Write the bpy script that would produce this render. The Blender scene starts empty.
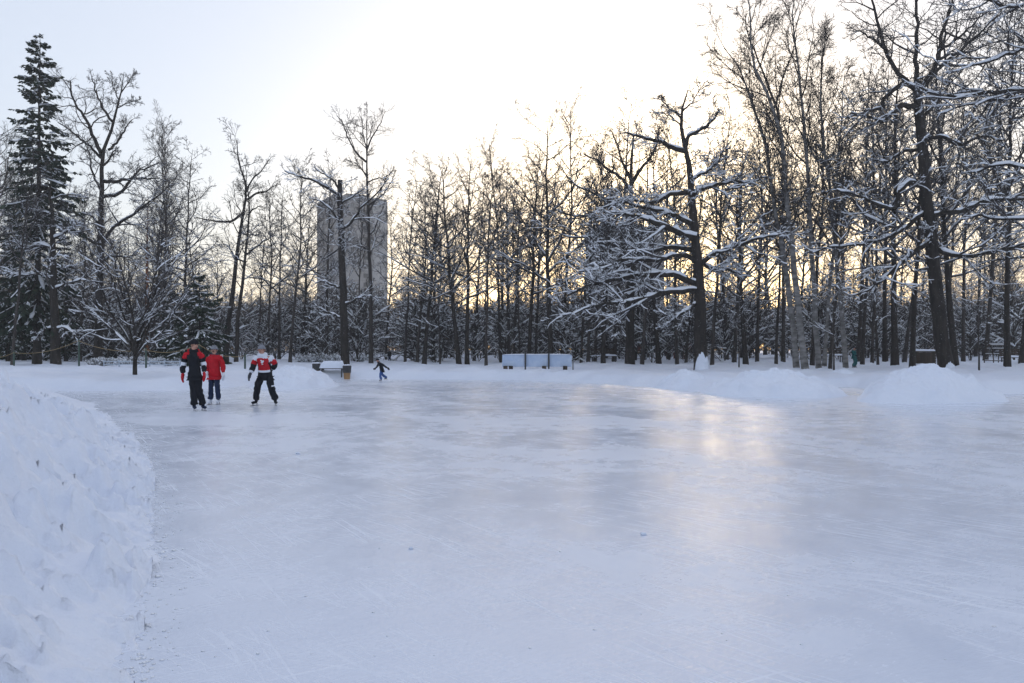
import bpy, math, random
import numpy as np
from mathutils import Vector, Matrix

rad = math.radians
# ------------------------------------------------------------------ camera, sky, sun, exposure
sc = bpy.context.scene
col = sc.collection
F, HZ, CH = 796.0, 350.0, 1.58          # focal length in pixels, horizon row, eye height
cam_d = bpy.data.cameras.new('camera')
cam_d.sensor_width = 36.0
cam_d.lens = 36.0 * F / 1024.0
cam_d.shift_y = (HZ - 341.5) / 1024.0
cam_d.clip_end = 6000
cam = bpy.data.objects.new('camera', cam_d)
cam.location = (0, 0, CH)
cam.rotation_euler = (rad(90), 0, 0)
col.objects.link(cam)
sc.camera = cam

SUN_EL, SUN_AZ = 8.0, 11.0              # degrees above the horizon, degrees right of the view axis
SUN_ROT = rad(SUN_AZ)
world = bpy.data.worlds.new('World')
sc.world = world
world.use_nodes = True
wn, wl = world.node_tree.nodes, world.node_tree.links
wn.clear()
sky = wn.new('ShaderNodeTexSky')
sky.sky_type = 'NISHITA'
sky.sun_disc = False
sky.sun_elevation = rad(SUN_EL)
sky.sun_rotation = SUN_ROT
sky.altitude = 100
sky.air_density = 1.0
sky.dust_density = 2.0
sky.ozone_density = 1.6
bg = wn.new('ShaderNodeBackground')
bg.inputs['Strength'].default_value = 0.05
wo = wn.new('ShaderNodeOutputWorld')
wl.new(sky.outputs[0], bg.inputs['Color'])
veil = wn.new('ShaderNodeBackground')          # thin even winter cloud over the whole sky
veil.inputs['Color'].default_value = (0.74, 0.77, 0.90, 1)
veil.inputs['Strength'].default_value = 0.29
add = wn.new('ShaderNodeAddShader')
wl.new(bg.outputs[0], add.inputs[0]); wl.new(veil.outputs[0], add.inputs[1])
wl.new(add.outputs[0], wo.inputs['Surface'])

sun_d = bpy.data.lights.new('sun', 'SUN')
sun_d.energy = 0.5
sun_d.angle = rad(14)
sun_d.color = (1.0, 0.80, 0.55)
sun = bpy.data.objects.new('sun', sun_d)
sv = Vector((math.sin(rad(SUN_AZ)) * math.cos(rad(SUN_EL)), math.cos(rad(SUN_AZ)) * math.cos(rad(SUN_EL)), math.sin(rad(SUN_EL))))
sun.rotation_euler = (-sv).to_track_quat('-Z', 'Y').to_euler()
sun.location = sv * 100
col.objects.link(sun)

vs = sc.view_settings
vs.view_transform = 'Standard'
vs.look = 'None'
vs.gamma = 1.0
vs.use_curve_mapping = False
vs.exposure = 1.26
sc.cycles.use_denoising = True
sc.cycles.max_bounces = 6
sc.cycles.diffuse_bounces = 3
sc.cycles.glossy_bounces = 3
sc.cycles.transmission_bounces = 2
sc.cycles.filter_width = 1.5

rng = np.random.default_rng(11)
random.seed(5)

# ------------------------------------------------------------------ materials
def new_mat(name):
    m = bpy.data.materials.new(name)
    m.use_nodes = True
    nt = m.node_tree
    return m, nt.nodes, nt.links, nt.nodes['Principled BSDF']

def noise_mat(name, c1, c2, scale=4.0, rough=0.8, bump=0.0, bscale=None, stretch=(1, 1, 1), detail=4, spec=0.3, dist=0.02):
    m, n, l, p = new_mat(name)
    tc = n.new('ShaderNodeTexCoord')
    mp = n.new('ShaderNodeMapping')
    mp.inputs['Scale'].default_value = stretch
    l.new(tc.outputs['Object'], mp.inputs[0])
    nz = n.new('ShaderNodeTexNoise')
    nz.inputs['Scale'].default_value = scale
    nz.inputs['Detail'].default_value = detail
    l.new(mp.outputs[0], nz.inputs['Vector'])
    r = n.new('ShaderNodeValToRGB')
    r.color_ramp.elements[0].position = 0.3
    r.color_ramp.elements[1].position = 0.7
    r.color_ramp.elements[0].color = (*c1, 1)
    r.color_ramp.elements[1].color = (*c2, 1)
    l.new(nz.outputs['Fac'], r.inputs[0])
    l.new(r.outputs[0], p.inputs['Base Color'])
    p.inputs['Roughness'].default_value = rough
    p.inputs['Specular IOR Level'].default_value = spec
    if bump:
        b = n.new('ShaderNodeBump')
        b.inputs['Strength'].default_value = bump
        b.inputs['Distance'].default_value = dist
        nb = n.new('ShaderNodeTexNoise')
        nb.inputs['Scale'].default_value = bscale or scale * 3
        nb.inputs['Detail'].default_value = 5
        l.new(mp.outputs[0], nb.inputs['Vector'])
        l.new(nb.outputs['Fac'], b.inputs['Height'])
        l.new(b.outputs[0], p.inputs['Normal'])
    return m

M = {}
M['bark'] = noise_mat('dark_bark', (0.014, 0.012, 0.010), (0.045, 0.037, 0.031), 6, 0.9, 0.6, 22, (1, 1, 0.25))
M['bark_grey'] = noise_mat('grey_brown_bark', (0.022, 0.019, 0.017), (0.065, 0.055, 0.048), 6, 0.9, 0.5, 22, (1, 1, 0.25))
M['bark_orange'] = noise_mat('orange_pine_bark', (0.20, 0.075, 0.03), (0.34, 0.13, 0.05), 5, 0.9, 0.5, 18, (1, 1, 0.3))
M['bark_birch'] = noise_mat('birch_bark', (0.06, 0.055, 0.05), (0.30, 0.29, 0.28), 2.2, 0.8, 0.3, 20, (1, 1, 2.2))
def fleck(m, amt=0.64, sc_=7.0):
    n, l = m.node_tree.nodes, m.node_tree.links
    p = n['Principled BSDF']; src = p.inputs['Base Color'].links[0].from_socket
    tc = n.new('ShaderNodeTexCoord'); nz = n.new('ShaderNodeTexNoise'); nz.inputs['Scale'].default_value = sc_; nz.inputs['Detail'].default_value = 5; nz.inputs['Roughness'].default_value = 0.65
    l.new(tc.outputs['Object'], nz.inputs['Vector'])
    mr = n.new('ShaderNodeMapRange'); mr.inputs[1].default_value = amt; mr.inputs[2].default_value = amt + 0.04; l.new(nz.outputs['Fac'], mr.inputs[0])
    mx = n.new('ShaderNodeMix'); mx.data_type = 'RGBA'; l.new(mr.outputs[0], mx.inputs['Factor']); l.new(src, mx.inputs['A']); mx.inputs['B'].default_value = (0.80, 0.83, 0.88, 1)
    l.new(mx.outputs['Result'], p.inputs['Base Color'])
fleck(M['bark'], 0.66, 16.0); fleck(M['bark_grey'], 0.65, 14.0)
M['twig'] = noise_mat('twig_bark', (0.036, 0.032, 0.031), (0.076, 0.067, 0.064), 3, 0.9)
M['needle'] = noise_mat('spruce_needles', (0.012, 0.022, 0.014), (0.035, 0.055, 0.032), 2.5, 0.8)
M['snow_branch'] = noise_mat('branch_snow', (0.80, 0.83, 0.88), (0.88, 0.90, 0.93), 3, 0.75)
M['concrete'] = noise_mat('tower_concrete', (0.17, 0.165, 0.16), (0.35, 0.34, 0.335), 0.25, 0.9, 0, None, (1, 1, 0.6), 8)
M['concrete_pale'] = noise_mat('tower_pale_panel', (0.27, 0.265, 0.26), (0.42, 0.41, 0.40), 0.2, 0.9, 0, None, (1, 1, 0.5), 7)
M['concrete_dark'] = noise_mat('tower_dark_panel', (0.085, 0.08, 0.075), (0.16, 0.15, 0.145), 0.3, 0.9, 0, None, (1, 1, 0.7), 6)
M['window'] = noise_mat('dark_window', (0.02, 0.024, 0.03), (0.05, 0.055, 0.06), 0.5, 0.25)
M['wood_dark'] = noise_mat('dark_timber', (0.03, 0.022, 0.016), (0.075, 0.055, 0.04), 5, 0.8, 0.3, 30, (1, 1, 0.2))
M['wood_red'] = noise_mat('red_brown_timber', (0.14, 0.035, 0.02), (0.24, 0.06, 0.035), 5, 0.75)
M['wood_tan'] = noise_mat('tan_timber', (0.30, 0.17, 0.08), (0.42, 0.25, 0.12), 5, 0.75)
M['board_blue'] = noise_mat('pale_blue_paint', (0.42, 0.53, 0.72), (0.58, 0.67, 0.82), 3, 0.7, 0.2)
M['metal_dark'] = noise_mat('dark_metal', (0.03, 0.032, 0.035), (0.06, 0.06, 0.065), 8, 0.5)
M['metal_green'] = noise_mat('green_metal', (0.03, 0.06, 0.045), (0.06, 0.10, 0.08), 8, 0.5)
M['rail'] = noise_mat('pale_rail', (0.35, 0.42, 0.50), (0.5, 0.55, 0.62), 8, 0.6)
M['rope'] = noise_mat('yellow_rope', (0.30, 0.22, 0.12), (0.44, 0.33, 0.18), 20, 0.9)
M['hedge'] = noise_mat('hedge_twigs', (0.035, 0.03, 0.025), (0.08, 0.07, 0.06), 5, 0.9)

def fabric(name, c, k=0.75, rough=0.85):
    return noise_mat(name, tuple(x * k for x in c), c, 14, rough, 0.5, 26, spec=0.08, dist=0.01)
M['cl_black'] = fabric('black_fabric', (0.018, 0.020, 0.026))
M['cl_navy'] = fabric('navy_fabric', (0.022, 0.035, 0.075))
M['cl_red'] = fabric('red_fabric', (0.52, 0.018, 0.03))
M['cl_white'] = fabric('white_fabric', (0.74, 0.77, 0.84), 0.9)
M['cl_grey'] = fabric('grey_knit', (0.24, 0.25, 0.28))
M['cl_dkgrey'] = fabric('charcoal_fabric', (0.06, 0.065, 0.08))
M['cl_blue'] = fabric('blue_denim', (0.045, 0.11, 0.32))
M['cl_teal'] = fabric('teal_fabric', (0.03, 0.13, 0.13))
M['skin'] = noise_mat('skin', (0.42, 0.22, 0.16), (0.50, 0.28, 0.21), 12, 0.6)
M['eye'] = noise_mat('eye_dark', (0.02, 0.015, 0.01), (0.03, 0.02, 0.02), 5, 0.3)
M['steel'] = noise_mat('blade_steel', (0.35, 0.36, 0.38), (0.5, 0.5, 0.52), 9, 0.3)
M['steel'].node_tree.nodes['Principled BSDF'].inputs['Metallic'].default_value = 1.0

def make_snow(name, s1=1.0, rough=0.7, big=0.9):
    m, n, l, p = new_mat(name)
    tc = n.new('ShaderNodeTexCoord')
    nz = n.new('ShaderNodeTexNoise'); nz.inputs['Scale'].default_value = 0.6; nz.inputs['Detail'].default_value = 6
    l.new(tc.outputs['Object'], nz.inputs['Vector'])
    r = n.new('ShaderNodeValToRGB')
    r.color_ramp.elements[0].position = 0.3; r.color_ramp.elements[0].color = (0.745, 0.80, 0.91, 1)
    r.color_ramp.elements[1].position = 0.7; r.color_ramp.elements[1].color = (0.825, 0.865, 0.95, 1)
    l.new(nz.outputs['Fac'], r.inputs[0]); l.new(r.outputs[0], p.inputs['Base Color'])
    p.inputs['Roughness'].default_value = rough
    p.inputs['Specular IOR Level'].default_value = 0.25
    n1 = n.new('ShaderNodeTexNoise'); n1.inputs['Scale'].default_value = 9; n1.inputs['Detail'].default_value = 8; n1.inputs['Roughness'].default_value = 0.62
    n2 = n.new('ShaderNodeTexNoise'); n2.inputs['Scale'].default_value = 70; n2.inputs['Detail'].default_value = 3
    l.new(tc.outputs['Object'], n1.inputs['Vector']); l.new(tc.outputs['Object'], n2.inputs['Vector'])
    b1 = n.new('ShaderNodeBump'); b1.inputs['Strength'].default_value = 0.55 * s1; b1.inputs['Distance'].default_value = 0.06
    b2 = n.new('ShaderNodeBump'); b2.inputs['Strength'].default_value = 0.45 * s1; b2.inputs['Distance'].default_value = 0.006
    l.new(n1.outputs['Fac'], b1.inputs['Height']); l.new(n2.outputs['Fac'], b2.inputs['Height'])
    l.new(b1.outputs[0], b2.inputs['Normal']); l.new(b2.outputs[0], p.inputs['Normal'])
    return m
M['snow'] = make_snow('ground_snow')
M['snow_pile'] = make_snow('shovelled_snow', 1.0)

def make_ice():
    m, n, l, p = new_mat('rink_ice')
    tc = n.new('ShaderNodeTexCoord')
    def nz(scale, detail, rot=0.0, st=(1, 1, 1), rough=0.55, dist=0.0):
        mp = n.new('ShaderNodeMapping'); mp.vector_type = 'TEXTURE'; mp.inputs['Rotation'].default_value = (0, 0, rad(rot)); mp.inputs['Scale'].default_value = tuple(1.0 / q for q in st)
        l.new(tc.outputs['Object'], mp.inputs[0])
        x = n.new('ShaderNodeTexNoise'); x.inputs['Scale'].default_value = scale; x.inputs['Detail'].default_value = detail
        x.inputs['Roughness'].default_value = rough; x.inputs['Distortion'].default_value = dist
        l.new(mp.outputs[0], x.inputs['Vector'])
        return x.outputs['Fac']
    def ramp(src, a, b, va=0.0, vb=1.0):
        mr = n.new('ShaderNodeMapRange'); mr.inputs[1].default_value = a; mr.inputs[2].default_value = b
        mr.inputs[3].default_value = va; mr.inputs[4].default_value = vb
        l.new(src, mr.inputs[0]); return mr.outputs[0]
    def math_(op, a, b):
        x = n.new('ShaderNodeMath'); x.operation = op
        for i, v in enumerate((a, b)):
            if isinstance(v, float): x.inputs[i].default_value = v
            else: l.new(v, x.inputs[i])
        return x.outputs[0]
    patch = ramp(nz(0.30, 8, 35, (1, 0.55, 1), 0.62, 0.8), 0.40, 0.62)
    mott = ramp(nz(2.4, 7, -20, (1, 0.7, 1), 0.62, 0.4), 0.36, 0.66)
    grain = ramp(nz(26, 5, 35, (0.55, 1.5, 1), 0.7), 0.35, 0.68)
    # skate marks: long thin stretched noise in several directions
    s = None
    for rot, st, sc_, lo in ((-48, (0.10, 5.2, 1), 6, 0.60), (-38, (0.12, 6.4, 1), 7, 0.61), (-60, (0.09, 5.0, 1), 6, 0.61), (-20, (0.10, 5.4, 1), 6, 0.625), (30, (0.09, 5.6, 1), 6, 0.64), (12, (0.10, 6.0, 1), 7, 0.63)):
        a = ramp(nz(sc_, 3, rot, st, 0.55, 0.35), lo, lo + 0.06)
        s = a if s is None else math_('MAXIMUM', s, a)
    brk = ramp(nz(0.9, 5, 10), 0.42, 0.62)
    scr = math_('MULTIPLY', s, brk)
    dust = math_('ADD', math_('MULTIPLY', patch, 0.34), 0.06)
    dust = math_('ADD', dust, math_('MULTIPLY', mott, 0.24))
    dust = math_('ADD', dust, math_('MULTIPLY', grain, 0.14))
    dust = math_('ADD', dust, math_('MULTIPLY', scr, 0.60))
    dust = math_('MINIMUM', dust, 1.0)
    mix = n.new('ShaderNodeMix'); mix.data_type = 'RGBA'
    mix.inputs['A'].default_value = (0.63, 0.69, 0.81, 1)
    mix.inputs['B'].default_value = (0.81, 0.855, 0.935, 1)
    l.new(dust, mix.inputs['Factor']); l.new(mix.outputs['Result'], p.inputs['Base Color'])
    l.new(ramp(dust, 0.1, 0.8, 0.10, 0.47), p.inputs['Roughness'])
    p.inputs['IOR'].default_value = 1.31
    p.inputs['Specular IOR Level'].default_value = 0.46
    b1 = n.new('ShaderNodeBump'); b1.inputs['Strength'].default_value = 0.22; b1.inputs['Distance'].default_value = 0.004
    b2 = n.new('ShaderNodeBump'); b2.inputs['Strength'].default_value = 0.08; b2.inputs['Distance'].default_value = 0.03
    l.new(math_('ADD', grain, scr), b1.inputs['Height'])
    l.new(nz(1.3, 4, 15, (0.8, 1.2, 1)), b2.inputs['Height'])
    l.new(b2.outputs[0], b1.inputs['Normal']); l.new(b1.outputs[0], p.inputs['Normal'])
    return m
M['ice'] = make_ice()

# ------------------------------------------------------------------ helpers
def mesh_np(name, V, Fq, mat=None, smooth=True, mats=None, midx=None):
    """V (n,3), Fq (m,k) with k = 3 or 4, or a list of such arrays"""
    me = bpy.data.meshes.new(name)
    fl = Fq if isinstance(Fq, list) else [Fq]
    fl = [np.asarray(f, dtype=np.int32) for f in fl if len(f)]
    nl = sum(f.size for f in fl); npz = sum(len(f) for f in fl)
    me.vertices.add(len(V)); me.vertices.foreach_set('co', np.asarray(V, dtype=np.float32).ravel())
    me.loops.add(nl); me.loops.foreach_set('vertex_index', np.concatenate([f.ravel() for f in fl]))
    tot = np.concatenate([np.full(len(f), f.shape[1], np.int32) for f in fl])
    st = np.concatenate([[0], np.cumsum(tot)[:-1]]).astype(np.int32)
    me.polygons.add(npz); me.polygons.foreach_set('loop_start', st); me.polygons.foreach_set('loop_total', tot)
    if smooth: me.polygons.foreach_set('use_smooth', np.ones(npz, dtype=bool))
    for m in (mats or ([mat] if mat else [])): me.materials.append(m)
    if midx is not None: me.polygons.foreach_set('material_index', np.asarray(midx, np.int32))
    me.update(calc_edges=True)
    return me

def link(name, me, parent=None, loc=None):
    o = bpy.data.objects.new(name, me)
    col.objects.link(o)
    if parent is not None: o.parent = parent
    if loc is not None: o.location = loc
    return o

def tag(o, label, cat, group=None):
    o['label'] = label; o['category'] = cat
    if group: o['group'] = group
    return o

def empty(name, loc, label=None, cat=None, group=None, rz=0.0):
    o = bpy.data.objects.new(name, None)
    o.empty_display_size = 0.3
    col.objects.link(o); o.location = loc; o.rotation_euler = (0, 0, rz)
    if label: tag(o, label, cat, group)
    return o

def structure(o): o['kind'] = 'structure'; return o

class MB:
    def __init__(s): s.v = []; s.f = []
    def box(s, c, d, rz=0.0, tilt=0.0):
        R = Matrix.Rotation(rz, 3, 'Z') @ Matrix.Rotation(tilt, 3, 'X')
        b = len(s.v)
        for sx in (-1, 1):
            for sy in (-1, 1):
                for sz in (-1, 1):
                    p = R @ Vector((sx * d[0] / 2, sy * d[1] / 2, sz * d[2] / 2)) + Vector(c)
                    s.v.append(tuple(p))
        for q in ((0, 1, 3, 2), (4, 6, 7, 5), (0, 4, 5, 1), (2, 3, 7, 6), (0, 2, 6, 4), (1, 5, 7, 3)):
            s.f.append(tuple(b + i for i in q))
        return s
    def cyl(s, p0, p1, r0, r1=None, n=10):
        r1 = r0 if r1 is None else r1
        p0, p1 = Vector(p0), Vector(p1); t = (p1 - p0).normalized()
        u = t.cross(Vector((0, 0, 1)) if abs(t.z) < 0.9 else Vector((1, 0, 0))).normalized(); v = t.cross(u)
        b = len(s.v)
        for p, r in ((p0, r0), (p1, r1)):
            for i in range(n):
                a = 2 * math.pi * i / n
                s.v.append(tuple(p + u * (r * math.cos(a)) + v * (r * math.sin(a))))
        for i in range(n):
            j = (i + 1) % n
            s.f.append((b + i, b + j, b + n + j, b + n + i))
        s.f.append(tuple(b + i for i in reversed(range(n)))); s.f.append(tuple(b + n + i for i in range(n)))
        return s
    def me(s, name, mat, smooth=False, bevel=0.0):
        m = bpy.data.meshes.new(name); m.from_pydata(s.v, [], s.f); m.materials.append(mat)
        if bevel:
            import bmesh
            bm = bmesh.new(); bm.from_mesh(m)
            bmesh.ops.bevel(bm, geom=bm.edges[:], offset=bevel, segments=2, affect='EDGES', profile=0.6)
            bmesh.ops.recalc_face_normals(bm, faces=bm.faces[:])
            bm.to_mesh(m); bm.free()
        if smooth:
            for p in m.polygons: p.use_smooth = True
        return m
    def build(s, name, mat, parent=None, smooth=False, bevel=0.0): return link(name, s.me(name, mat, smooth, bevel), parent)

def _hash(i, j, seed):
    seed = int(seed)
    h = (i.astype(np.int64) * 374761393 + j.astype(np.int64) * 668265263 + seed * 1442695041) & 0xffffffff
    h = ((h ^ (h >> 13)) * 1274126177) & 0xffffffff
    h = (h ^ (h >> 16)) & 0xffff
    return h / 65535.0

def vnoise(x, y, seed=0):
    x = np.asarray(x, float); y = np.asarray(y, float)
    i, j = np.floor(x), np.floor(y); fx, fy = x - i, y - j
    fx = fx * fx * fx * (fx * (fx * 6 - 15) + 10); fy = fy * fy * fy * (fy * (fy * 6 - 15) + 10)
    a, b, c, d = _hash(i, j, seed), _hash(i + 1, j, seed), _hash(i, j + 1, seed), _hash(i + 1, j + 1, seed)
    return (a * (1 - fx) + b * fx) * (1 - fy) + (c * (1 - fx) + d * fx) * fy - 0.5

def fbm(x, y, seed=0, octv=4, gain=0.5):
    s, a = 0.0, 1.0
    for k in range(octv):
        c, sn = math.cos(0.7 * k + 0.3), math.sin(0.7 * k + 0.3)
        s = s + a * vnoise((c * x - sn * y) * 2 ** k, (sn * x + c * y) * 2 ** k, seed + 17 * k); a *= gain
    return s

def billow(x, y, seed=0, octv=3, gain=0.5):
    s, a = 0.0, 1.0
    for k in range(octv):
        c, sn = math.cos(0.9 * k + 0.3), math.sin(0.9 * k + 0.3)
        s = s + a * (0.5 - np.abs(vnoise((c * x - sn * y) * 2 ** k, (sn * x + c * y) * 2 ** k, seed + 31 * k)) * 2); a *= gain
    return s

def ss(x):
    x = np.clip(x, 0, 1); return x * x * (3 - 2 * x)

def grid_faces(nr, nc):
    i = np.arange((nr - 1) * (nc - 1)); r, c = i // (nc - 1), i % (nc - 1)
    a = r * nc + c
    return np.stack([a, a + 1, a + nc + 1, a + nc], 1)

def wx(px, d): return (px - 512.0) / F * d
def wz(py, d): return CH + (HZ - py) / F * d

# ------------------------------------------------------------------ terrain and ice
RINK = np.array([(-0.6, -12), (-0.6, 0), (-1.81, 3.78), (-2.76, 6), (-4.77, 10.5), (-6.7, 14), (-12, 22.9), (-17, 28), (-21, 30.5),
                 (-13.2, 31.0), (-11.8, 34), (-11.9, 40.5), (-9.9, 43.2), (0, 42), (4.1, 37.2), (6.5, 31.8), (7.4, 29.6), (10.8, 29.0),
                 (12.4, 33.5), (14.4, 34.0), (14.8, 29.4), (18, 28.6), (34, 27), (34, -12)], float)

def sdf(x, y):
    d2 = np.full(x.shape, 1e9); ins = np.zeros(x.shape, bool)
    n = len(RINK)
    for i in range(n):
        a, b = RINK[i], RINK[(i + 1) % n]
        e = b - a; w0, w1 = x - a[0], y - a[1]
        t = np.clip((w0 * e[0] + w1 * e[1]) / (e @ e), 0, 1)
        d2 = np.minimum(d2, (w0 - e[0] * t) ** 2 + (w1 - e[1] * t) ** 2)
        c = ((a[1] > y) != (b[1] > y)) & (x < (b[0] - a[0]) * (y - a[1]) / (b[1] - a[1] + 1e-12) + a[0])
        ins ^= c
    d = np.sqrt(d2)
    return np.where(ins, -d, d)

def ground_h(x, y):
    x = np.asarray(x, float); y = np.asarray(y, float)
    d = sdf(x, y) + 0.35 * fbm(x * 0.5, y * 0.5, 3, 3) + 0.12 * fbm(x * 2.2, y * 2.2, 8, 2)
    o = np.maximum(d, 0)
    h = 0.46 * ss(o / 1.0) + 0.11 * ss((o - 1.5) / 10) + 0.40 * ss((o - 8) / 55)
    h = h + ss(o / 1.0) * (0.16 * fbm(x * 0.45, y * 0.45, 21, 4) + 0.18 * billow(x * 1.0, y * 1.0, 5, 3) - 0.06) * (1 - 0.5 * ss((y - 60) / 60))
    h = h * (1 - 0.8 * (1 - ss((y - 19) / 6)) * ss(-x / 0.5))      # thin cover where the shovelled bank lies
    return np.where(d < 0, -0.16 * ss(-d / 0.35), h)

xs = np.unique(np.concatenate([np.arange(-34, 36, 0.28), np.linspace(-34, -120, 60), np.linspace(36, 120, 60), [-200, -400, -900, -2500, 200, 400, 900, 2500]]))
ys = np.unique(np.concatenate([np.arange(-14, 75, 0.26), np.linspace(75, 200, 80), [-18, -30, -80, -300, -900, 260, 400, 800, 1500, 3500]]))
X, Y = np.meshgrid(xs, ys)
Z = ground_h(X, Y)
structure(link('snow_ground', mesh_np('snow_ground', np.stack([X, Y, Z], -1).reshape(-1, 3), grid_faces(len(ys), len(xs)), M['snow'])))

iv = [(-26, -13, 0), (35.5, -13, 0), (35.5, 46, 0), (-26, 46, 0)]
ime = bpy.data.meshes.new('ice_rink'); ime.from_pydata(iv, [], [(0, 1, 2, 3)]); ime.materials.append(M['ice'])
structure(link('ice_rink', ime))

def gz(x, y): return float(ground_h(np.array([x]), np.array([y]))[0])

# ------------------------------------------------------------------ the shovelled bank on the left
def left_bank():
    edge = np.array([(-0.35, -1.0), (-1.0, 1.6), (-1.78, 3.78), (-2.70, 6), (-4.70, 10.5), (-6.6, 14), (-9.2, 18.3), (-12.2, 23.4), (-13.6, 25.4)])
    seg = np.sqrt((np.diff(edge, axis=0) ** 2).sum(1)); cs = np.concatenate([[0], np.cumsum(seg)])
    S = cs[-1] * np.linspace(0, 1, 720) ** 1.3
    ex, ey = np.interp(S, cs, edge[:, 0]), np.interp(S, cs, edge[:, 1])
    k = np.ones(41) / 41
    exs = np.convolve(np.pad(ex, 20, mode='edge'), k, 'valid'); eys = np.convolve(np.pad(ey, 20, mode='edge'), k, 'valid')
    tx, ty = np.gradient(exs), np.gradient(eys); tl = np.hypot(tx, ty)
    nx, ny = -ty / tl, tx / tl
    T = 9.5 * np.linspace(0, 1, 220) ** 1.6
    # parallel lines would fold at bends: spread sideways along a shared leftward direction instead
    nx = 0.35 * nx - 0.65 * 0.93; ny = 0.35 * ny + 0.65 * 0.36
    nl = np.hypot(nx, ny); nx /= nl; ny /= nl
    PX = exs[:, None] + nx[:, None] * T; PY = eys[:, None] + ny[:, None] * T
    dist = np.hypot(PX, PY)
    H = np.interp(PY, [0, 4, 9, 12, 15.5, 19, 22.5, 25], [1.15, 1.32, 1.40, 1.24, 0.98, 0.62, 0.28, 0.04])
    foot = np.exp(-T[None, :] / 0.35)
    t = T[None, :] + 0.34 * fbm(PX * 0.9, PY * 0.9, 41, 3) + (0.06 + 0.20 * foot) * fbm(PX * 3.1, PY * 3.1, 44, 3, 0.6) + 0.16 * foot * fbm(PX * 9, PY * 9, 47, 3, 0.7)
    rise = np.interp(PY, [0, 10, 16, 25], [2.1, 2.3, 3.0, 3.6])
    u = np.clip(t / rise, 0, 1)
    prof = 0.62 * u ** 0.9 + 0.38 * ss(u)
    fall = 1 - 0.62 * ss((t - rise * 1.1) / 5.0)
    h = H * prof * fall
    rough = ss(t / 0.35 + 0.08) * np.clip(H / 1.0, 0.25, 1)
    h = h + rough * (0.26 * billow(PX * 1.1, PY * 1.1, 51, 2, 0.5) + 0.20 * billow(PX * 2.3 + 0.3 * PY, PY * 1.9, 57, 2, 0.5) - 0.16)
    h = h + rough * (0.15 * billow(PX * 4.0, PY * 4.0, 61, 2, 0.5) + 0.08 * fbm(PX * 7, PY * 7, 71, 3, 0.5) - 0.06)
    # scooped hollows and boot prints
    r2 = np.random.default_rng(4)
    for _ in range(60):
        cy = r2.uniform(2, 15); ct = r2.uniform(0.4, 3.6)
        i = int(np.argmin(np.abs(eys - cy)))
        cx_, cy_ = exs[i] + nx[i] * ct, eys[i] + ny[i] * ct
        a = r2.uniform(0, 6.3); ca, sa = math.cos(a), math.sin(a)
        dx, dy = PX - cx_, PY - cy_
        rr = ((ca * dx + sa * dy) / r2.uniform(0.14, 0.34)) ** 2 + ((-sa * dx + ca * dy) / r2.uniform(0.09, 0.20)) ** 2
        h = h - r2.uniform(0.03, 0.08) * np.exp(-rr) + 0.02 * np.exp(-(rr - 2.2) ** 2)
    for _ in range(450):                           # clods thrown up by the shovels
        i = int(r2.integers(2, len(S) - 2)); ct = r2.uniform(0.0, 3.8) ** 1.0
        if eys[i] > 19 or eys[i] < 1.0: continue
        cx_, cy_ = exs[i] + nx[i] * ct, eys[i] + ny[i] * ct
        rd = r2.uniform(0.03, 0.065) * (1 + 0.8 * (r2.random() < 0.15)) * (1 + eys[i] * 0.03)
        i0, i1 = max(0, i - 60), min(len(S), i + 60)
        j0, j1 = np.searchsorted(T, ct - 3 * rd), min(len(T), np.searchsorted(T, ct + 3 * rd) + 1)
        a = r2.uniform(0, 6.3); ca, sa = math.cos(a), math.sin(a)
        dx, dy = PX[i0:i1, j0:j1] - cx_, PY[i0:i1, j0:j1] - cy_
        rr = ((ca * dx + sa * dy) / (rd * r2.uniform(0.8, 1.6))) ** 2 + ((-sa * dx + ca * dy) / rd) ** 2
        h[i0:i1, j0:j1] += rd * r2.uniform(0.45, 0.9) * np.clip(1 - rr, 0, 1) ** 0.9
    floor_ = H * 0.42 * prof * fall + 0.05 * fbm(PX * 6, PY * 6, 81, 3) * rough + 0.015
    h = np.maximum(h, floor_ * ss(t / 0.3))
    h = np.where(t < 0.02, -0.06 + np.clip(t, -0.6, 0) * 0.2, h - 0.012)
    endfade = ss((cs[-1] - S) / 2.0)[:, None]
    h = -0.1 + (h + 0.1) * endfade
    h[:, -1] = -0.3
    me = mesh_np('snow_bank', np.stack([PX, PY, h], -1).reshape(-1, 3), grid_faces(len(S), len(T))[:, ::-1], M['snow_pile'])
    tag(link('snow_bank', me), 'big lumpy bank of shovelled snow along the left edge of the ice', 'snow bank')
    return exs, eys
bank_ex, bank_ey = left_bank()

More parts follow.
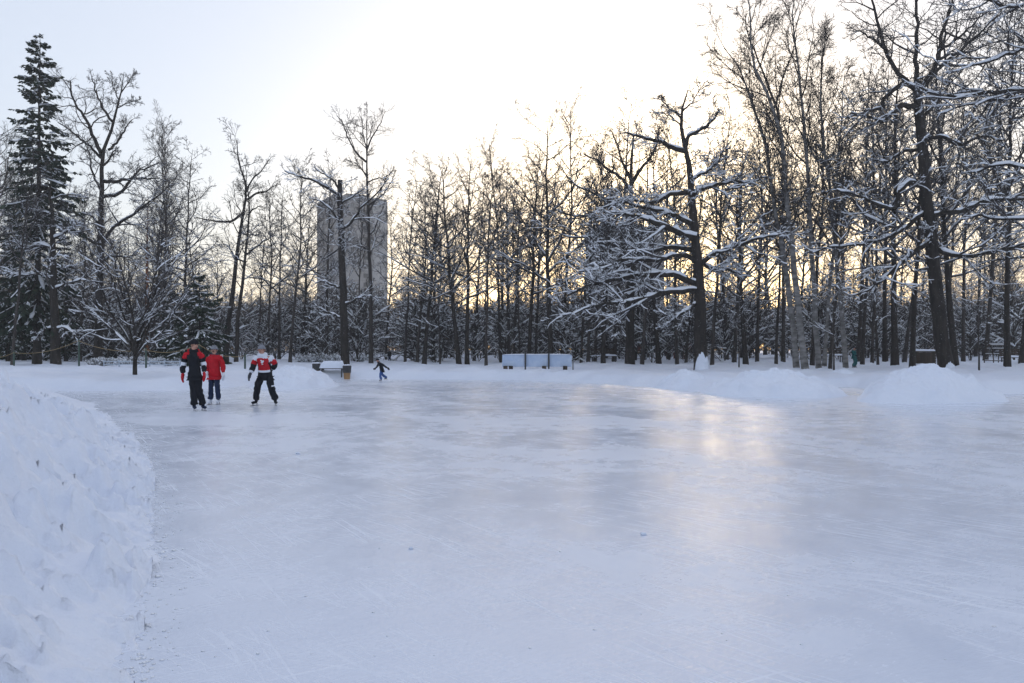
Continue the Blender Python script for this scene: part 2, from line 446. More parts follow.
def heap(name, px, d, wpx, hpx, depth, seed, label):
    cx, cy = wx(px, d), d + depth * 0.42
    rx, h = wpx / F * d / 2 * 1.0, hpx / F * d * 1.02
    nr, na = 60, 150
    r = np.linspace(0, 1, nr)[:, None]; a = np.linspace(0, 2 * math.pi, na)[None, :]
    wob = 1 + 0.13 * np.sin(2 * a + seed) + 0.07 * np.sin(3 * a + seed * 2.1) + 0.05 * np.sin(5 * a + seed * 3)
    px_, py_ = rx * r * np.cos(a) * wob, depth * r * np.sin(a) * wob
    sk = 0.16 * rx * math.sin(seed)
    q = np.clip(np.hypot(px_ - sk * (1 - r), py_) / np.hypot(rx * np.cos(a) * wob, depth * np.sin(a) * wob), 0, 1)
    z = h * (0.62 * (1 - q ** 2.2) + 0.38 * (1 - q))
    n = 0.24 * billow((px_ + seed) * 1.3, py_ * 1.3, seed, 3) + 0.09 * billow(px_ * 4 + seed, py_ * 4, seed + 4, 3) + 0.03 * fbm(px_ * 11, py_ * 11, seed + 9, 2)
    z = z + n * np.clip((1 - r) * 4, 0, 1) * min(1, h) - 0.10 * r
    z[-1, :] = -0.25
    me = mesh_np(name, np.stack([px_, py_, z], -1).reshape(-1, 3), grid_faces(nr, na), M['snow_pile'])
    return tag(link(name, me, loc=(cx, cy, 0.0)), label, 'snow pile', 'snow piles at the edge of the rink')

heap('snow_pile', 782, 27.2, 142, 25, 2.0, 3, 'broad low pile of snow on the ice in front of the birches')
heap('snow_pile', 937, 24.2, 148, 34, 1.9, 7, 'tall pointed pile of snow on the ice before the big right tree')
heap('snow_pile', 690, 32.5, 74, 17, 1.8, 12, 'small heap of snow at the foot of the spreading oak')
heap('snow_pile', 283, 33.5, 90, 19, 3.0, 15, 'low snow heap right behind the skater in the white and red jersey')
heap('snow_pile', 850, 37.0, 50, 14, 1.6, 19, 'low snow heap beneath the figure in teal')

# loose crumbs of snow and ice
def crumbs():
    r = np.random.default_rng(9)
    ico = [(0, 0, 1), (0.9, 0, 0.35), (0.28, 0.85, 0.3), (-0.72, 0.5, 0.4), (-0.7, -0.55, 0.3), (0.3, -0.85, 0.38), (0.1, 0.1, -0.4)]
    fi = [(0, 1, 2), (0, 2, 3), (0, 3, 4), (0, 4, 5), (0, 5, 1), (6, 2, 1), (6, 3, 2), (6, 4, 3), (6, 5, 4), (6, 1, 5)]
    V, Fa = [], []
    ico = np.array(ico)
    def put(x, y, s):
        a = r.uniform(0, 6.3); c, sn = math.cos(a), math.sin(a)
        v = ico * r.uniform(0.6, 1.3, (7, 1)) * np.array([s, s * r.uniform(0.6, 1), s * r.uniform(0.35, 0.8)])
        v = np.stack([c * v[:, 0] - sn * v[:, 1] + x, sn * v[:, 0] + c * v[:, 1] + y, v[:, 2] - 0.05 * s], 1)
        Fa.extend([tuple(k + 7 * len(V) for k in f) for f in fi]); V.append(v)
    for _ in range(1100):
        y = 2.5 + 16 * r.random() ** 1.5
        e = np.interp(y, bank_ey, bank_ex)
        put(e + abs(r.normal(0, 0.15)) - 0.10, y, r.uniform(0.005, 0.018) * (1 if r.random() < 0.92 else 1.9))
    for _ in range(260):
        y = 4 + 26 * r.random() ** 1.3; x = r.uniform(-0.55, 0.62) * y
        if x > np.interp(y, bank_ey, bank_ex) + 0.2: put(x, y, r.uniform(0.004, 0.014))
    o = link('snow_crumbs', mesh_np('snow_crumbs', np.concatenate(V), np.array(Fa), M['snow_branch'], False))
    o['kind'] = 'stuff'; o['label'] = 'loose crumbs of snow scattered on the ice and along the foot of the bank'
crumbs()

def ice_lump(px, py, s, label):
    d = CH * F / (py - HZ)
    r = np.random.default_rng(px)
    n, a = 7, 12
    th = np.linspace(0, math.pi, n)[:, None]; ph = np.linspace(0, 2 * math.pi, a)[None, :]
    w = 1 + 0.25 * np.sin(3 * ph + px) * np.sin(th) + 0.15 * np.cos(2 * th + 1) * np.cos(2 * ph)
    V = np.stack([np.sin(th) * np.cos(ph) * s * w, np.sin(th) * np.sin(ph) * s * w, np.cos(th) * s * 0.6 * np.ones_like(ph) + s * 0.35], -1).reshape(-1, 3)
    tag(link('ice_lump', mesh_np('ice_lump', V, grid_faces(n, a)[:, ::-1], M['ice']), loc=(wx(px, d), d, 0)), label, 'ice lump', 'ice lumps on the rink')
ice_lump(643, 535, 0.028, 'small blue lump of ice lying in the middle of the rink')
ice_lump(298, 454, 0.035, 'small lump of ice on the rink below the skater in white and red')
ice_lump(411, 549, 0.02, 'tiny lump of ice left of the rink centre')

# ------------------------------------------------------------------ tree machinery
def unit(v): return v / (np.linalg.norm(v, axis=-1, keepdims=True) + 1e-9)

def tubes(P, R, sides):
    B, n, _ = P.shape
    T = unit(np.gradient(P, axis=1))
    mean = unit(P[:, -1] - P[:, 0])
    ref = np.where(np.abs(mean[:, 2:3]) < 0.8, np.array([[0, 0, 1.0]]), np.array([[1.0, 0, 0]]))[:, None, :]
    U = unit(np.cross(T, np.broadcast_to(ref, T.shape))); W = np.cross(T, U)
    a = np.arange(sides) * 2 * math.pi / sides
    V = P[:, :, None, :] + R[:, :, None, None] * (U[:, :, None, :] * np.cos(a)[None, None, :, None] + W[:, :, None, :] * np.sin(a)[None, None, :, None])
    return V.reshape(-1, 3), tube_faces(B, n, sides)

def tube_faces(B, n, s):
    b, j, k = np.meshgrid(np.arange(B), np.arange(n - 1), np.arange(s), indexing='ij')
    k2 = (k + 1) % s
    base = (b * n + j) * s
    return np.stack([base + k, base + k2, base + s + k2, base + s + k], -1).reshape(-1, 4)

def snow_tubes(P, R, r, amount, tmin=0.012, hmax=None, keep=1.0, sides=5):
    """snow lying along the upper side of branches"""
    B, n, _ = P.shape
    T = unit(np.gradient(P, axis=1))
    hor = np.sqrt(np.clip(1 - T[..., 2] ** 2, 0, 1))
    S = unit(np.cross(T, np.array([0, 0, 1.0]))); U = np.cross(S, T)
    U = np.where(U[..., 2:3] < 0, -U, U)
    k = np.clip((hor - 0.42) / 0.3, 0, 1)
    k = k * np.clip(r.normal(0.85, 0.45, (B, n)), 0.05, 1.7)
    k = k * (r.random((B, n)) > 0.14) * (r.random((B, 1)) < keep)
    if hmax is not None: k = k * np.clip((hmax[1] - P[..., 2]) / (hmax[1] - hmax[0]), 0.0, 1)
    th = k * amount * (tmin + 0.75 * np.sqrt(R * 0.05))
    wd = np.minimum(k, 1) * (R * 0.95 + 0.4 * th)
    c = P + U * (R * 0.72)[..., None]
    a = np.arange(sides) * 2 * math.pi / sides + math.pi / 2
    ca, sa = np.cos(a), np.sin(a); sa = np.where(sa < 0, sa * 0.35, sa)
    V = c[:, :, None, :] + S[:, :, None, :] * (wd[..., None] * ca)[..., None] + U[:, :, None, :] * (th[..., None] * sa)[..., None]
    ok = (th.max(1) > 0.004)
    Bk = int(ok.sum())
    if Bk == 0: return np.zeros((0, 3)), np.zeros((0, 4), int)
    return V[ok].reshape(-1, 3), tube_faces(Bk, n, sides)

class Geo:
    def __init__(s): s.V = []; s.F = []; s.n = 0
    def add(s, V, Fq):
        if len(V) == 0: return
        s.V.append(V); s.F.append(Fq + s.n); s.n += len(V)
    def me(s, name, mat, smooth=True):
        quads = [f for f in s.F if f.shape[1] == 4]; tris = [f for f in s.F if f.shape[1] == 3]
        fl = ([np.concatenate(quads)] if quads else []) + ([np.concatenate(tris)] if tris else [])
        return mesh_np(name, np.concatenate(s.V), fl, mat, smooth)

def grow(r, P, R, m, t0, t1, lr, lvar, ang, avar, npts, rr, trop, wig, rmin=0.006, shape=0.5, taper=0.25, up0=0.0, absL=None):
    """children of every parent polyline: returns (P, R)"""
    B, n, _ = P.shape
    t = t0 + (t1 - t0) * (np.arange(m)[None, :] + r.random((B, m))) / m
    x = t * (n - 1); i = np.minimum(x.astype(int), n - 2); f = (x - i)[..., None]
    bi = np.arange(B)[:, None]
    p = P[bi, i] * (1 - f) + P[bi, i + 1] * f
    T = unit(P[bi, i + 1] - P[bi, i])
    pr = R[bi, i] * (1 - f[..., 0]) + R[bi, i + 1] * f[..., 0]
    L = np.linalg.norm(np.diff(P, axis=1), axis=2).sum(1)[:, None]
    if absL is not None: L = np.full((B, 1), absL)
    L = L * lr * (1 - shape * (t - t0) / max(1e-6, t1 - t0)) * r.uniform(1 - lvar, 1 + lvar, (B, m))
    ref = np.where(np.abs(T[..., 2:3]) < 0.9, np.array([0, 0, 1.0]), np.array([1.0, 0, 0]))
    U = unit(np.cross(T, ref)); W = np.cross(T, U)
    az = (np.arange(m)[None, :] * 2.39996 + r.uniform(0, 6.28, (B, 1)) + r.normal(0, 0.4, (B, m)))[..., None]
    a = np.radians(r.normal(ang, avar, (B, m)))[..., None]
    D = np.cos(a) * T + np.sin(a) * (np.cos(az) * U + np.sin(az) * W)
    D[..., 2] += up0
    D = unit(D)
    pts = [p]
    for k in range(npts - 1):
        D = D + r.normal(0, wig, D.shape); D[..., 2] += trop
        D = unit(D)
        p = p + D * (L / (npts - 1))[..., None]
        pts.append(p)
    Pn = np.stack(pts, 2).reshape(B * m, npts, 3)
    rmin = rmin * 1.6
    r0 = np.maximum(np.minimum(pr * 0.8, rr * L), rmin)
    Rn = r0[..., None] * np.linspace(1, taper, npts)[None, None, :]
    return Pn, np.maximum(Rn, rmin * 0.6).reshape(B * m, npts)

def smooth_path(pts, n, r=None, wig=0.0):
    """Catmull-Rom through 3D points, resampled to n"""
    p = np.array(pts, float)
    q = np.concatenate([[2 * p[0] - p[1]], p, [2 * p[-1] - p[-2]]])
    out = []
    for i in range(len(p) - 1):
        a, b, c, d = q[i], q[i + 1], q[i + 2], q[i + 3]
        for t in np.linspace(0, 1, 12, endpoint=False):
            out.append(0.5 * (2 * b + (c - a) * t + (2 * a - 5 * b + 4 * c - d) * t * t + (3 * b - a - 3 * c + d) * t ** 3))
    out.append(p[-1]); out = np.array(out)
    s = np.concatenate([[0], np.cumsum(np.linalg.norm(np.diff(out, axis=0), axis=1))])
    u = np.linspace(0, s[-1], n)
    res = np.stack([np.interp(u, s, out[:, k]) for k in range(3)], 1)
    if r is not None and wig: res[1:-1] += r.normal(0, wig, (n - 2, 3))
    return res

def flare(P, R, k=0.35, h=1.1):
    z = P[:, 2] - P[0, 2]
    return R * (1 + k * np.exp(-z / h * 2.2))

def tree_meshes(name, r, P0, R0, levels, snow=1.0, bark='bark', hmax=None, keep=(1, .95, .8, .5), limbs=None, limb_split=False, sides=(9, 6, 4, 3, 3), trunk_snow=False):
    """P0 trunks (B,n,3). limbs: list of (P, R) hand-laid main boughs. Returns dict of meshes."""
    out = {}
    g = Geo(); g.add(*tubes(P0, R0, sides[0])); out['trunk'] = g.me(name + '_trunk', M[bark])
    crown, sn = Geo(), Geo()
    lv = [(P0, R0)]
    first = []
    limb_meshes = []
    for (lp, lr_) in (limbs or []):
        first.append((lp[None], lr_[None]))
        if limb_split:
            lg = Geo(); lg.add(*tubes(lp[None], lr_[None], 7)); limb_meshes.append(lg.me(name + '_limb', M[bark]))
        else: crown.add(*tubes(lp[None], lr_[None], 6))
        sn.add(*snow_tubes(lp[None], lr_[None], r, snow * 1.15, hmax=hmax, sides=6))
    cur = None
    for li, L in enumerate(levels):
        if li == 0:
            parts = []
            if L: parts.append(grow(r, P0, R0, **L))
            if parts:
                crown.add(*tubes(parts[0][0], parts[0][1], sides[1]))
                if snow: sn.add(*snow_tubes(*parts[0], r, snow, hmax=hmax, keep=keep[0]))
                cur = [parts[0]]
            else: cur = []
            cur = cur + first
        else:
            nxt = []
            for (p, q) in cur:
                k = dict(L)
                if p.shape[0] == 1 and limbs: k['m'] = int(L['m'] * 1.5)
                nxt.append(grow(r, p, q, **k))
            n_ = max(x[0].shape[1] for x in nxt)
            cp = np.concatenate([x[0] for x in nxt]); cr = np.concatenate([x[1] for x in nxt])
            sd = sides[min(li + 1, len(sides) - 1)]
            crown.add(*tubes(cp, cr, sd))
            kp = keep[min(li, len(keep) - 1)]
            if snow and kp > 0: sn.add(*snow_tubes(cp, cr, r, snow, hmax=hmax, keep=kp, sides=5 if li < 2 else 3))
            cur = [(cp, cr)]
    if trunk_snow and snow: sn.add(*snow_tubes(P0, R0, r, 0.8))
    out['crown'] = crown.me(name + '_crown', M['twig'] if bark != 'bark_birch' else M['bark_grey'])
    if sn.n: out['snow_cover'] = sn.me(name + '_snow', M['snow_branch'])
    out['limbs'] = limb_meshes
    return out

def plant(name, meshes, loc, label, cat='tree', group=None, scale=(1, 1, 1), rz=0.0):
    o = empty(name, loc, label, cat, group, rz)
    o.scale = scale
    for k in ('trunk', 'crown', 'snow_cover'):
        if k in meshes:
            c = link(k, meshes[k], o)
            if k == 'snow_cover': c['kind'] = 'stuff'
    for lm in meshes.get('limbs', []): link('limb', lm, o)
    return o

def straight_trunk(r, H, r0, n=14, lean=0.04, wob=0.10, top=0.012, bow=0.0):
    z = np.linspace(0, H, n)
    a = r.uniform(0, 6.28); lx, ly = lean * math.cos(a), lean * math.sin(a)
    w = np.cumsum(r.normal(0, wob, (n, 2)), axis=0) * (z / H)[:, None]
    P = np.stack([lx * z + w[:, 0], ly * z + w[:, 1], z], 1)
    P[0, :2] = 0
    P[0, 2] = -0.4
    R = top + (r0 - top) * (1 - z / H) ** 0.85
    R = flare(P, R, 0.4, 1.0)
    return P, R

# --- prototypes of the ordinary trees
PROTO = {}
def proto_tall(i):
    r = np.random.default_rng(100 + i)
    H = 17.0; r0 = (0.125, 0.16, 0.105, 0.19, 0.14)[i % 5]
    P, R = straight_trunk(r, H, r0)
    b0 = (0.38, 0.30, 0.45, 0.28, 0.35)[i % 5]
    lv = [dict(m=(26, 30, 22, 28, 24)[i % 5], t0=b0, t1=0.985, lr=(0.22, 0.25, 0.19, 0.30, 0.2)[i % 5], lvar=0.45, ang=(48, 55, 40, 58, 62)[i % 5], avar=12, npts=7, rr=0.017, trop=0.085, wig=0.16, shape=0.62, rmin=0.012),
          dict(m=6, t0=0.2, t1=1.0, lr=0.44, lvar=0.4, ang=42, avar=14, npts=5, rr=0.016, trop=0.05, wig=0.17, rmin=0.009),
          dict(m=5, t0=0.2, t1=1.0, lr=0.5, lvar=0.4, ang=40, avar=14, npts=4, rr=0.014, trop=0.02, wig=0.15, rmin=0.0075),
          dict(m=3, t0=0.25, t1=1.0, lr=0.55, lvar=0.4, ang=36, avar=12, npts=3, rr=0.012, trop=0.0, wig=0.14, rmin=0.006)]
    return tree_meshes('tall_tree', r, P[None], R[None], lv, snow=0.85, bark='bark' if i % 2 else 'bark_grey', hmax=(8, 16.5), keep=(0.9, 0.65, 0.45, 0.12)), H
for i in range(5): PROTO['tall%d' % i] = proto_tall(i)

def proto_birch(i):
    r = np.random.default_rng(200 + i)
    H = 19.0; P, R = straight_trunk(r, H, 0.12, lean=0.05)
    lv = [dict(m=34, t0=0.34, t1=0.985, lr=0.2, lvar=0.35, ang=32, avar=9, npts=7, rr=0.013, trop=0.06, wig=0.1, shape=0.55, rmin=0.011),
          dict(m=7, t0=0.2, t1=1.0, lr=0.42, lvar=0.4, ang=34, avar=12, npts=5, rr=0.012, trop=0.01, wig=0.12, rmin=0.008),
          dict(m=6, t0=0.2, t1=1.0, lr=0.6, lvar=0.4, ang=34, avar=14, npts=4, rr=0.01, trop=-0.10, wig=0.12, rmin=0.0065),
          dict(m=2, t0=0.3, t1=1.0, lr=0.7, lvar=0.4, ang=28, avar=12, npts=3, rr=0.01, trop=-0.2, wig=0.1, rmin=0.0055)]
    return tree_meshes('birch', r, P[None], R[None], lv, snow=0.7, bark='bark_birch', hmax=(6, 13), keep=(0.7, 0.5, 0.25, 0.0)), H
for i in range(2): PROTO['birch%d' % i] = proto_birch(i)

def proto_low(i):
    """understorey trees: low, twiggy, full of snow"""
    r = np.random.default_rng(300 + i)
    H = 8.0; P, R = straight_trunk(r, H, 0.07, lean=0.08, wob=0.12, n=10)
    lv = [dict(m=20, t0=0.18, t1=0.97, lr=0.36, lvar=0.4, ang=55, avar=14, npts=6, rr=0.012, trop=0.05, wig=0.2, shape=0.5, rmin=0.011),
          dict(m=6, t0=0.2, t1=1.0, lr=0.48, lvar=0.4, ang=45, avar=14, npts=4, rr=0.012, trop=0.02, wig=0.2, rmin=0.009),
          dict(m=5, t0=0.2, t1=1.0, lr=0.5, lvar=0.4, ang=42, avar=14, npts=3, rr=0.012, trop=0.0, wig=0.18, rmin=0.007)]
    return tree_meshes('low_tree', r, P[None], R[None], lv, snow=1.0, bark='bark_grey', keep=(.9, .65, .4)), H
for i in range(3): PROTO['low%d' % i] = proto_low(i)

def proto_pole(i):
    """young slim trees: a thin stem with few short branches"""
    r = np.random.default_rng(400 + i)
    H = 9.0; P, R = straight_trunk(r, H, 0.055, lean=0.05, wob=0.08, n=10)
    lv = [dict(m=16, t0=0.3, t1=0.97, lr=0.2, lvar=0.4, ang=45, avar=12, npts=5, rr=0.012, trop=0.07, wig=0.15, shape=0.5, rmin=0.009),
          dict(m=5, t0=0.2, t1=1.0, lr=0.5, lvar=0.4, ang=42, avar=14, npts=4, rr=0.012, trop=0.02, wig=0.18, rmin=0.007),
          dict(m=3, t0=0.2, t1=1.0, lr=0.5, lvar=0.4, ang=42, avar=14, npts=3, rr=0.012, trop=0.0, wig=0.18, rmin=0.006)]
    return tree_meshes('slim_tree', r, P[None], R[None], lv, snow=0.9, bark='bark_grey', keep=(.9, .7, .3)), H
for i in range(2): PROTO['pole%d' % i] = proto_pole(i)

# --- conifers
def spruce(name, seed, H, width, r0=0.16, bare=0.08, droop=0.35, snow=1.0, per_m=15, narrow=1.0):
    r = np.random.default_rng(seed)
    P, R = straight_trunk(r, H, r0, n=14, lean=0.012, wob=0.03)
    g = Geo(); g.add(*tubes(P[None], R[None], 8))
    nb = int(H * per_m)
    t = bare + (0.995 - bare) * r.random(nb) ** 0.9
    # branches sit in whorls
    wh = np.round(t * H / 0.55) * 0.55 / H
    t = np.where(r.random(nb) < 0.7, np.clip(wh + r.normal(0, 0.004, nb), bare, 0.995), t)
    az = r.uniform(0, 6.283, nb)
    L = width * (1 - t) ** (0.85 * narrow) * r.uniform(0.6, 1.15, nb) * (0.85 + 1.1 * vnoise(t * 16, az * 0.8 + seed, seed)) + 0.18
    L *= np.clip((t - bare) / 0.10, 0.45, 1)
    ip = np.stack([np.interp(t * H, P[:, 2], P[:, k]) for k in range(3)], 1)
    n = 6; u = np.linspace(0, 1, n)
    el = 0.45 * (t - 0.55) + r.normal(0, 0.12, nb)
    hx, hy = np.cos(az), np.sin(az)
    rad_ = L[:, None] * u
    dz = rad_ * np.tan(np.clip(el, -0.6, 0.7))[:, None] - droop * (1.2 - t)[:, None] * L[:, None] * u ** 1.5 * 0.9 + 0.12 * L[:, None] * u ** 4
    BP = np.stack([ip[:, 0:1] + hx[:, None] * rad_, ip[:, 1:2] + hy[:, None] * rad_, ip[:, 2:3] + dz], -1)
    BR = (0.010 + 0.010 * L)[:, None] * np.linspace(1, 0.35, n)
    lim = Geo(); lim.add(*tubes(BP, BR, 4))
    # sprays of needles hang either side of every branch
    m = 26
    uu = np.clip(0.18 + 0.82 * r.random((nb, m)) ** 0.7, 0, 1)
    x = uu * (n - 1); i = np.minimum(x.astype(int), n - 2); f = (x - i)[..., None]
    bi = np.arange(nb)[:, None]
    c = BP[bi, i] * (1 - f) + BP[bi, i + 1] * f
    D = unit(BP[bi, i + 1] - BP[bi, i])
    side = np.stack([-hy, hx, np.zeros(nb)], 1)[:, None, :] * np.where(r.random((nb, m)) < 0.5, 1, -1)[..., None]
    dirv = unit(D * r.uniform(0.2, 0.9, (nb, m, 1)) + side * r.uniform(0.1, 0.9, (nb, m, 1)) + np.array([0, 0, -1.0]) * r.uniform(0.05, 0.75, (nb, m, 1)))
    ln = (0.14 + 0.22 * L[:, None] * (1.05 - 0.6 * uu)) * r.uniform(0.6, 1.3, (nb, m)); ln = np.clip(ln, 0.1, 0.55)[..., None]
    nrm = unit(np.cross(dirv, r.normal(0, 1, dirv.shape)))
    w = 0.26 * ln
    q = np.stack([c - nrm * w * 0.35, c + dirv * ln * 0.45 - nrm * w, c + dirv * ln, c + dirv * ln * 0.5 + nrm * w], 2).reshape(-1, 3)
    ned = Geo(); ned.add(q, np.arange(len(q)).reshape(-1, 4))
    sn = Geo()
    SR = np.concatenate([[0.3], np.full(n - 2, 1.0), [0.55]])[None, :] * (0.035 + 0.055 * np.sqrt(L))[:, None]
    V, Fq = snow_tubes(BP + np.array([0, 0, 0.02]), SR * r.uniform(0.4, 1.25, (nb, n)), r, snow * 1.15, keep=0.62 * min(1, snow), sides=5)
    sn.add(V, Fq)
    # small pats of snow on the sprays
    kk = r.random((nb, m)) < 0.20 * snow
    cc = (c + dirv * ln * 0.4)[kk]; sz = (ln[kk] * r.uniform(0.22, 0.5, (kk.sum(), 1)))
    ax = unit(np.cross(dirv[kk], np.array([0, 0, 1.0]))); bx_ = dirv[kk]
    pat = np.stack([cc - ax * sz * 0.6, cc - bx_ * sz, cc + ax * sz * 0.6, cc + bx_ * sz, cc + np.array([0, 0, 1.0]) * sz * 0.5], 1)
    nn = len(cc); o = np.arange(nn)[:, None] * 5
    tri = np.concatenate([np.concatenate([o + a, o + b, o + 4], 1) for a, b in ((0, 1), (1, 2), (2, 3), (3, 0))])
    sn.add(pat.reshape(-1, 3), tri)
    return dict(trunk=g.me(name + '_trunk', M['bark']), limbs=[], crown=ned.me(name + '_needles', M['needle'], False),
                snow_cover=sn.me(name + '_snow', M['snow_branch']), branches=lim.me(name + '_boughs', M['bark']))

def plant_spruce(meshes, px, d, label, scale=1.0, rz=0.0, group=None):
    x = wx(px, d); o = plant('spruce_tree', meshes, (x, d, gz(x, d) - 0.05), label, 'spruce tree', group, (scale,) * 3, rz)
    link('branches', meshes['branches'], o)
    return o

def img(pts, d, x0, z0, r=None):
    """boughs read off the view at distance d, returned relative to the tree's foot"""
    out = []
    for p in pts:
        px, py = p[0], p[1]; dy = p[2] if len(p) > 2 else 0.0
        out.append((wx(px, d + dy) - x0, dy, wz(py, d + dy) - z0))
    return out

def hero(name, seed, d, trunk, r0, r1, limbs, levels, label, snow=1.0, bark='bark', hmax=None, keep=(1, .9, .7, .35), ntrunk=16, base_snow=None, group=None, split=True, cat='tree', extra=None):
    r = np.random.default_rng(seed)
    bx_, by_ = wx(trunk[0][0], d), d
    z0 = gz(bx_, by_)
    tp = img(trunk, d, bx_, z0)
    tp[0] = (tp[0][0], tp[0][1], -0.35)
    P = smooth_path(tp, ntrunk, r, 0.025)
    R = np.linspace(0, 1, ntrunk); R = r1 + (r0 - r1) * (1 - R) ** 0.8
    R = flare(P, R, 0.16, 1.0)
    LS = []
    for L in limbs:
        rad0, pts = L[0], L[1]
        n = max(7, int(len(pts) * 3))
        k = img([(q[0], q[1], (q[2] if len(q) > 2 else 0.0)) for q in pts], d, bx_, z0)
        # limbs leave the picture plane: each swings towards or away from the viewer
        sw = L[2] if len(L) > 2 else r.uniform(-1.0, 1.0)
        k = np.array(k); s_ = np.linspace(0, 1, len(k))
        lenx = np.linalg.norm(k[-1] - k[0])
        k[:, 1] += sw * 0.45 * lenx * s_
        lp = smooth_path(k, n, r, 0.03)
        LS.append((lp, rad0 * np.linspace(1, 0.28, n)))
    ms = tree_meshes(name, r, P[None], R[None], levels, snow, bark, hmax, keep, LS, split, sides=(12, 6, 4, 3, 3))
    o = plant(name, ms, (bx_, by_, z0), label, cat, group)
    if base_snow:
        h0, h1, arc = base_snow
        nz_, na = 16, 22
        rel = np.linspace(-1, 1, na)[None, :]; aa = -math.pi / 2 + rel * arc
        u = np.linspace(0, 1, nz_)[:, None]
        topz = h0 + (h1 - h0) * (0.25 + 0.75 * np.cos(rel * math.pi / 2) ** 0.35) + (h1 - h0) * (0.45 * vnoise(rel * 3.1 + seed, rel * 0 + 0.5, seed) - 0.12) + r.normal(0, 0.03, (1, na))
        zz = h0 + (topz - h0) * u
        cxp = np.interp(zz, P[:, 2], P[:, 0]); cyp = np.interp(zz, P[:, 2], P[:, 1]); rp = np.interp(zz, P[:, 2], R)
        th = 0.03 * np.cos(rel * math.pi / 2) ** 0.5 * np.clip((1 - u) * 5, 0, 1) ** 0.5 * (1 + 0.3 * (1 - u)) + r.normal(0, 0.012, (nz_, na))
        ro = rp - 0.04 + np.maximum(th, 0) * 1.0 + 0.035
        ro = np.where(u > 0.99, rp - 0.05, ro)
        V = np.stack([cxp + ro * np.cos(aa), cyp + ro * np.sin(aa), zz], -1).reshape(-1, 3)
        b = link('plastered_snow', mesh_np(name + '_plastered_snow', V, grid_faces(nz_, na), M['snow_pile']), o)
    return o

OAK_LV = lambda m0, lr0, L=None: [
    dict(m=m0, t0=0.30, t1=0.97, lr=lr0, lvar=0.4, ang=62, avar=14, npts=8, rr=0.022, trop=0.02, wig=0.24, shape=0.5, rmin=0.02) if m0 else None,
    dict(m=8, t0=0.22, t1=1.0, lr=0.42, lvar=0.4, ang=46, avar=14, npts=6, rr=0.02, trop=0.03, wig=0.25, rmin=0.012),
    dict(m=6, t0=0.18, t1=1.0, lr=0.48, lvar=0.4, ang=46, avar=15, npts=5, rr=0.017, trop=0.01, wig=0.22, rmin=0.009),
    dict(m=6, t0=0.2, t1=1.0, lr=0.55, lvar=0.4, ang=44, avar=14, npts=3, rr=0.014, trop=0.02, wig=0.2, rmin=0.007)]

# ------------------------------------------------------------------ the trees one knows by sight
# spreading oak right of centre
hero('oak_tree', 1, 43.0,
     [(701, 372), (701, 340), (700, 300), (698, 265), (695, 235), (693, 200), (688, 165), (683, 142), (681, 120), (683, 104), (688, 90)], 0.38, 0.025,
     [(0.15, [(684, 151), (672, 148), (660, 143), (639, 138), (623, 135)], -0.3),
      (0.06, [(681, 118), (674, 110), (667, 104), (660, 94)], 0.5), (0.05, [(682, 112), (690, 104), (696, 96), (703, 84)], -0.4), (0.05, [(681, 126), (671, 118), (662, 114), (652, 116)], -0.6),
      (0.13, [(685, 147), (692, 133), (707, 126), (716, 116), (720, 106)], 0.3),
      (0.21, [(694, 238), (683, 235), (671, 230), (654, 223), (639, 218), (607, 214)], -0.25),
      (0.17, [(693, 224), (676, 215), (663, 209), (642, 204), (618, 196)], 0.5),
      (0.19, [(698, 284), (688, 281), (677, 277), (660, 275), (640, 276), (616, 280), (588, 287), (566, 296)], -0.35),
      (0.17, [(698, 291), (685, 291), (671, 292), (643, 299), (621, 303), (596, 306), (570, 316)], -0.6),
      (0.12, [(699, 300), (690, 307), (677, 316), (668, 322), (660, 327)], -0.9),
      (0.15, [(698, 266), (704, 260), (716, 253), (738, 246), (760, 238), (780, 236)], -0.4),
      (0.13, [(693, 196), (702, 189), (712, 186), (736, 180), (753, 180), (770, 174)], 0.4),
      (0.11, [(690, 180), (698, 176), (707, 171), (716, 163), (721, 150)], -0.5),
      (0.15, [(692, 192), (677, 192), (657, 199), (627, 198), (600, 204)], 0.6),
      (0.14, [(696, 250), (672, 246), (645, 250), (615, 246), (590, 252)], 0.9),
      (0.14, [(697, 262), (680, 256), (650, 262), (622, 262), (596, 272), (575, 276)], -0.8),
      (0.12, [(697, 258), (712, 268), (730, 268), (752, 276)], 0.7)],
     OAK_LV(5, 0.17), 'old spreading oak with long snow-laden boughs and snow plastered on its trunk', snow=1.5, hmax=(10, 17),
     keep=(1, .95, .75, .32), base_snow=(-0.2, 1.0, 1.2), cat='oak tree')

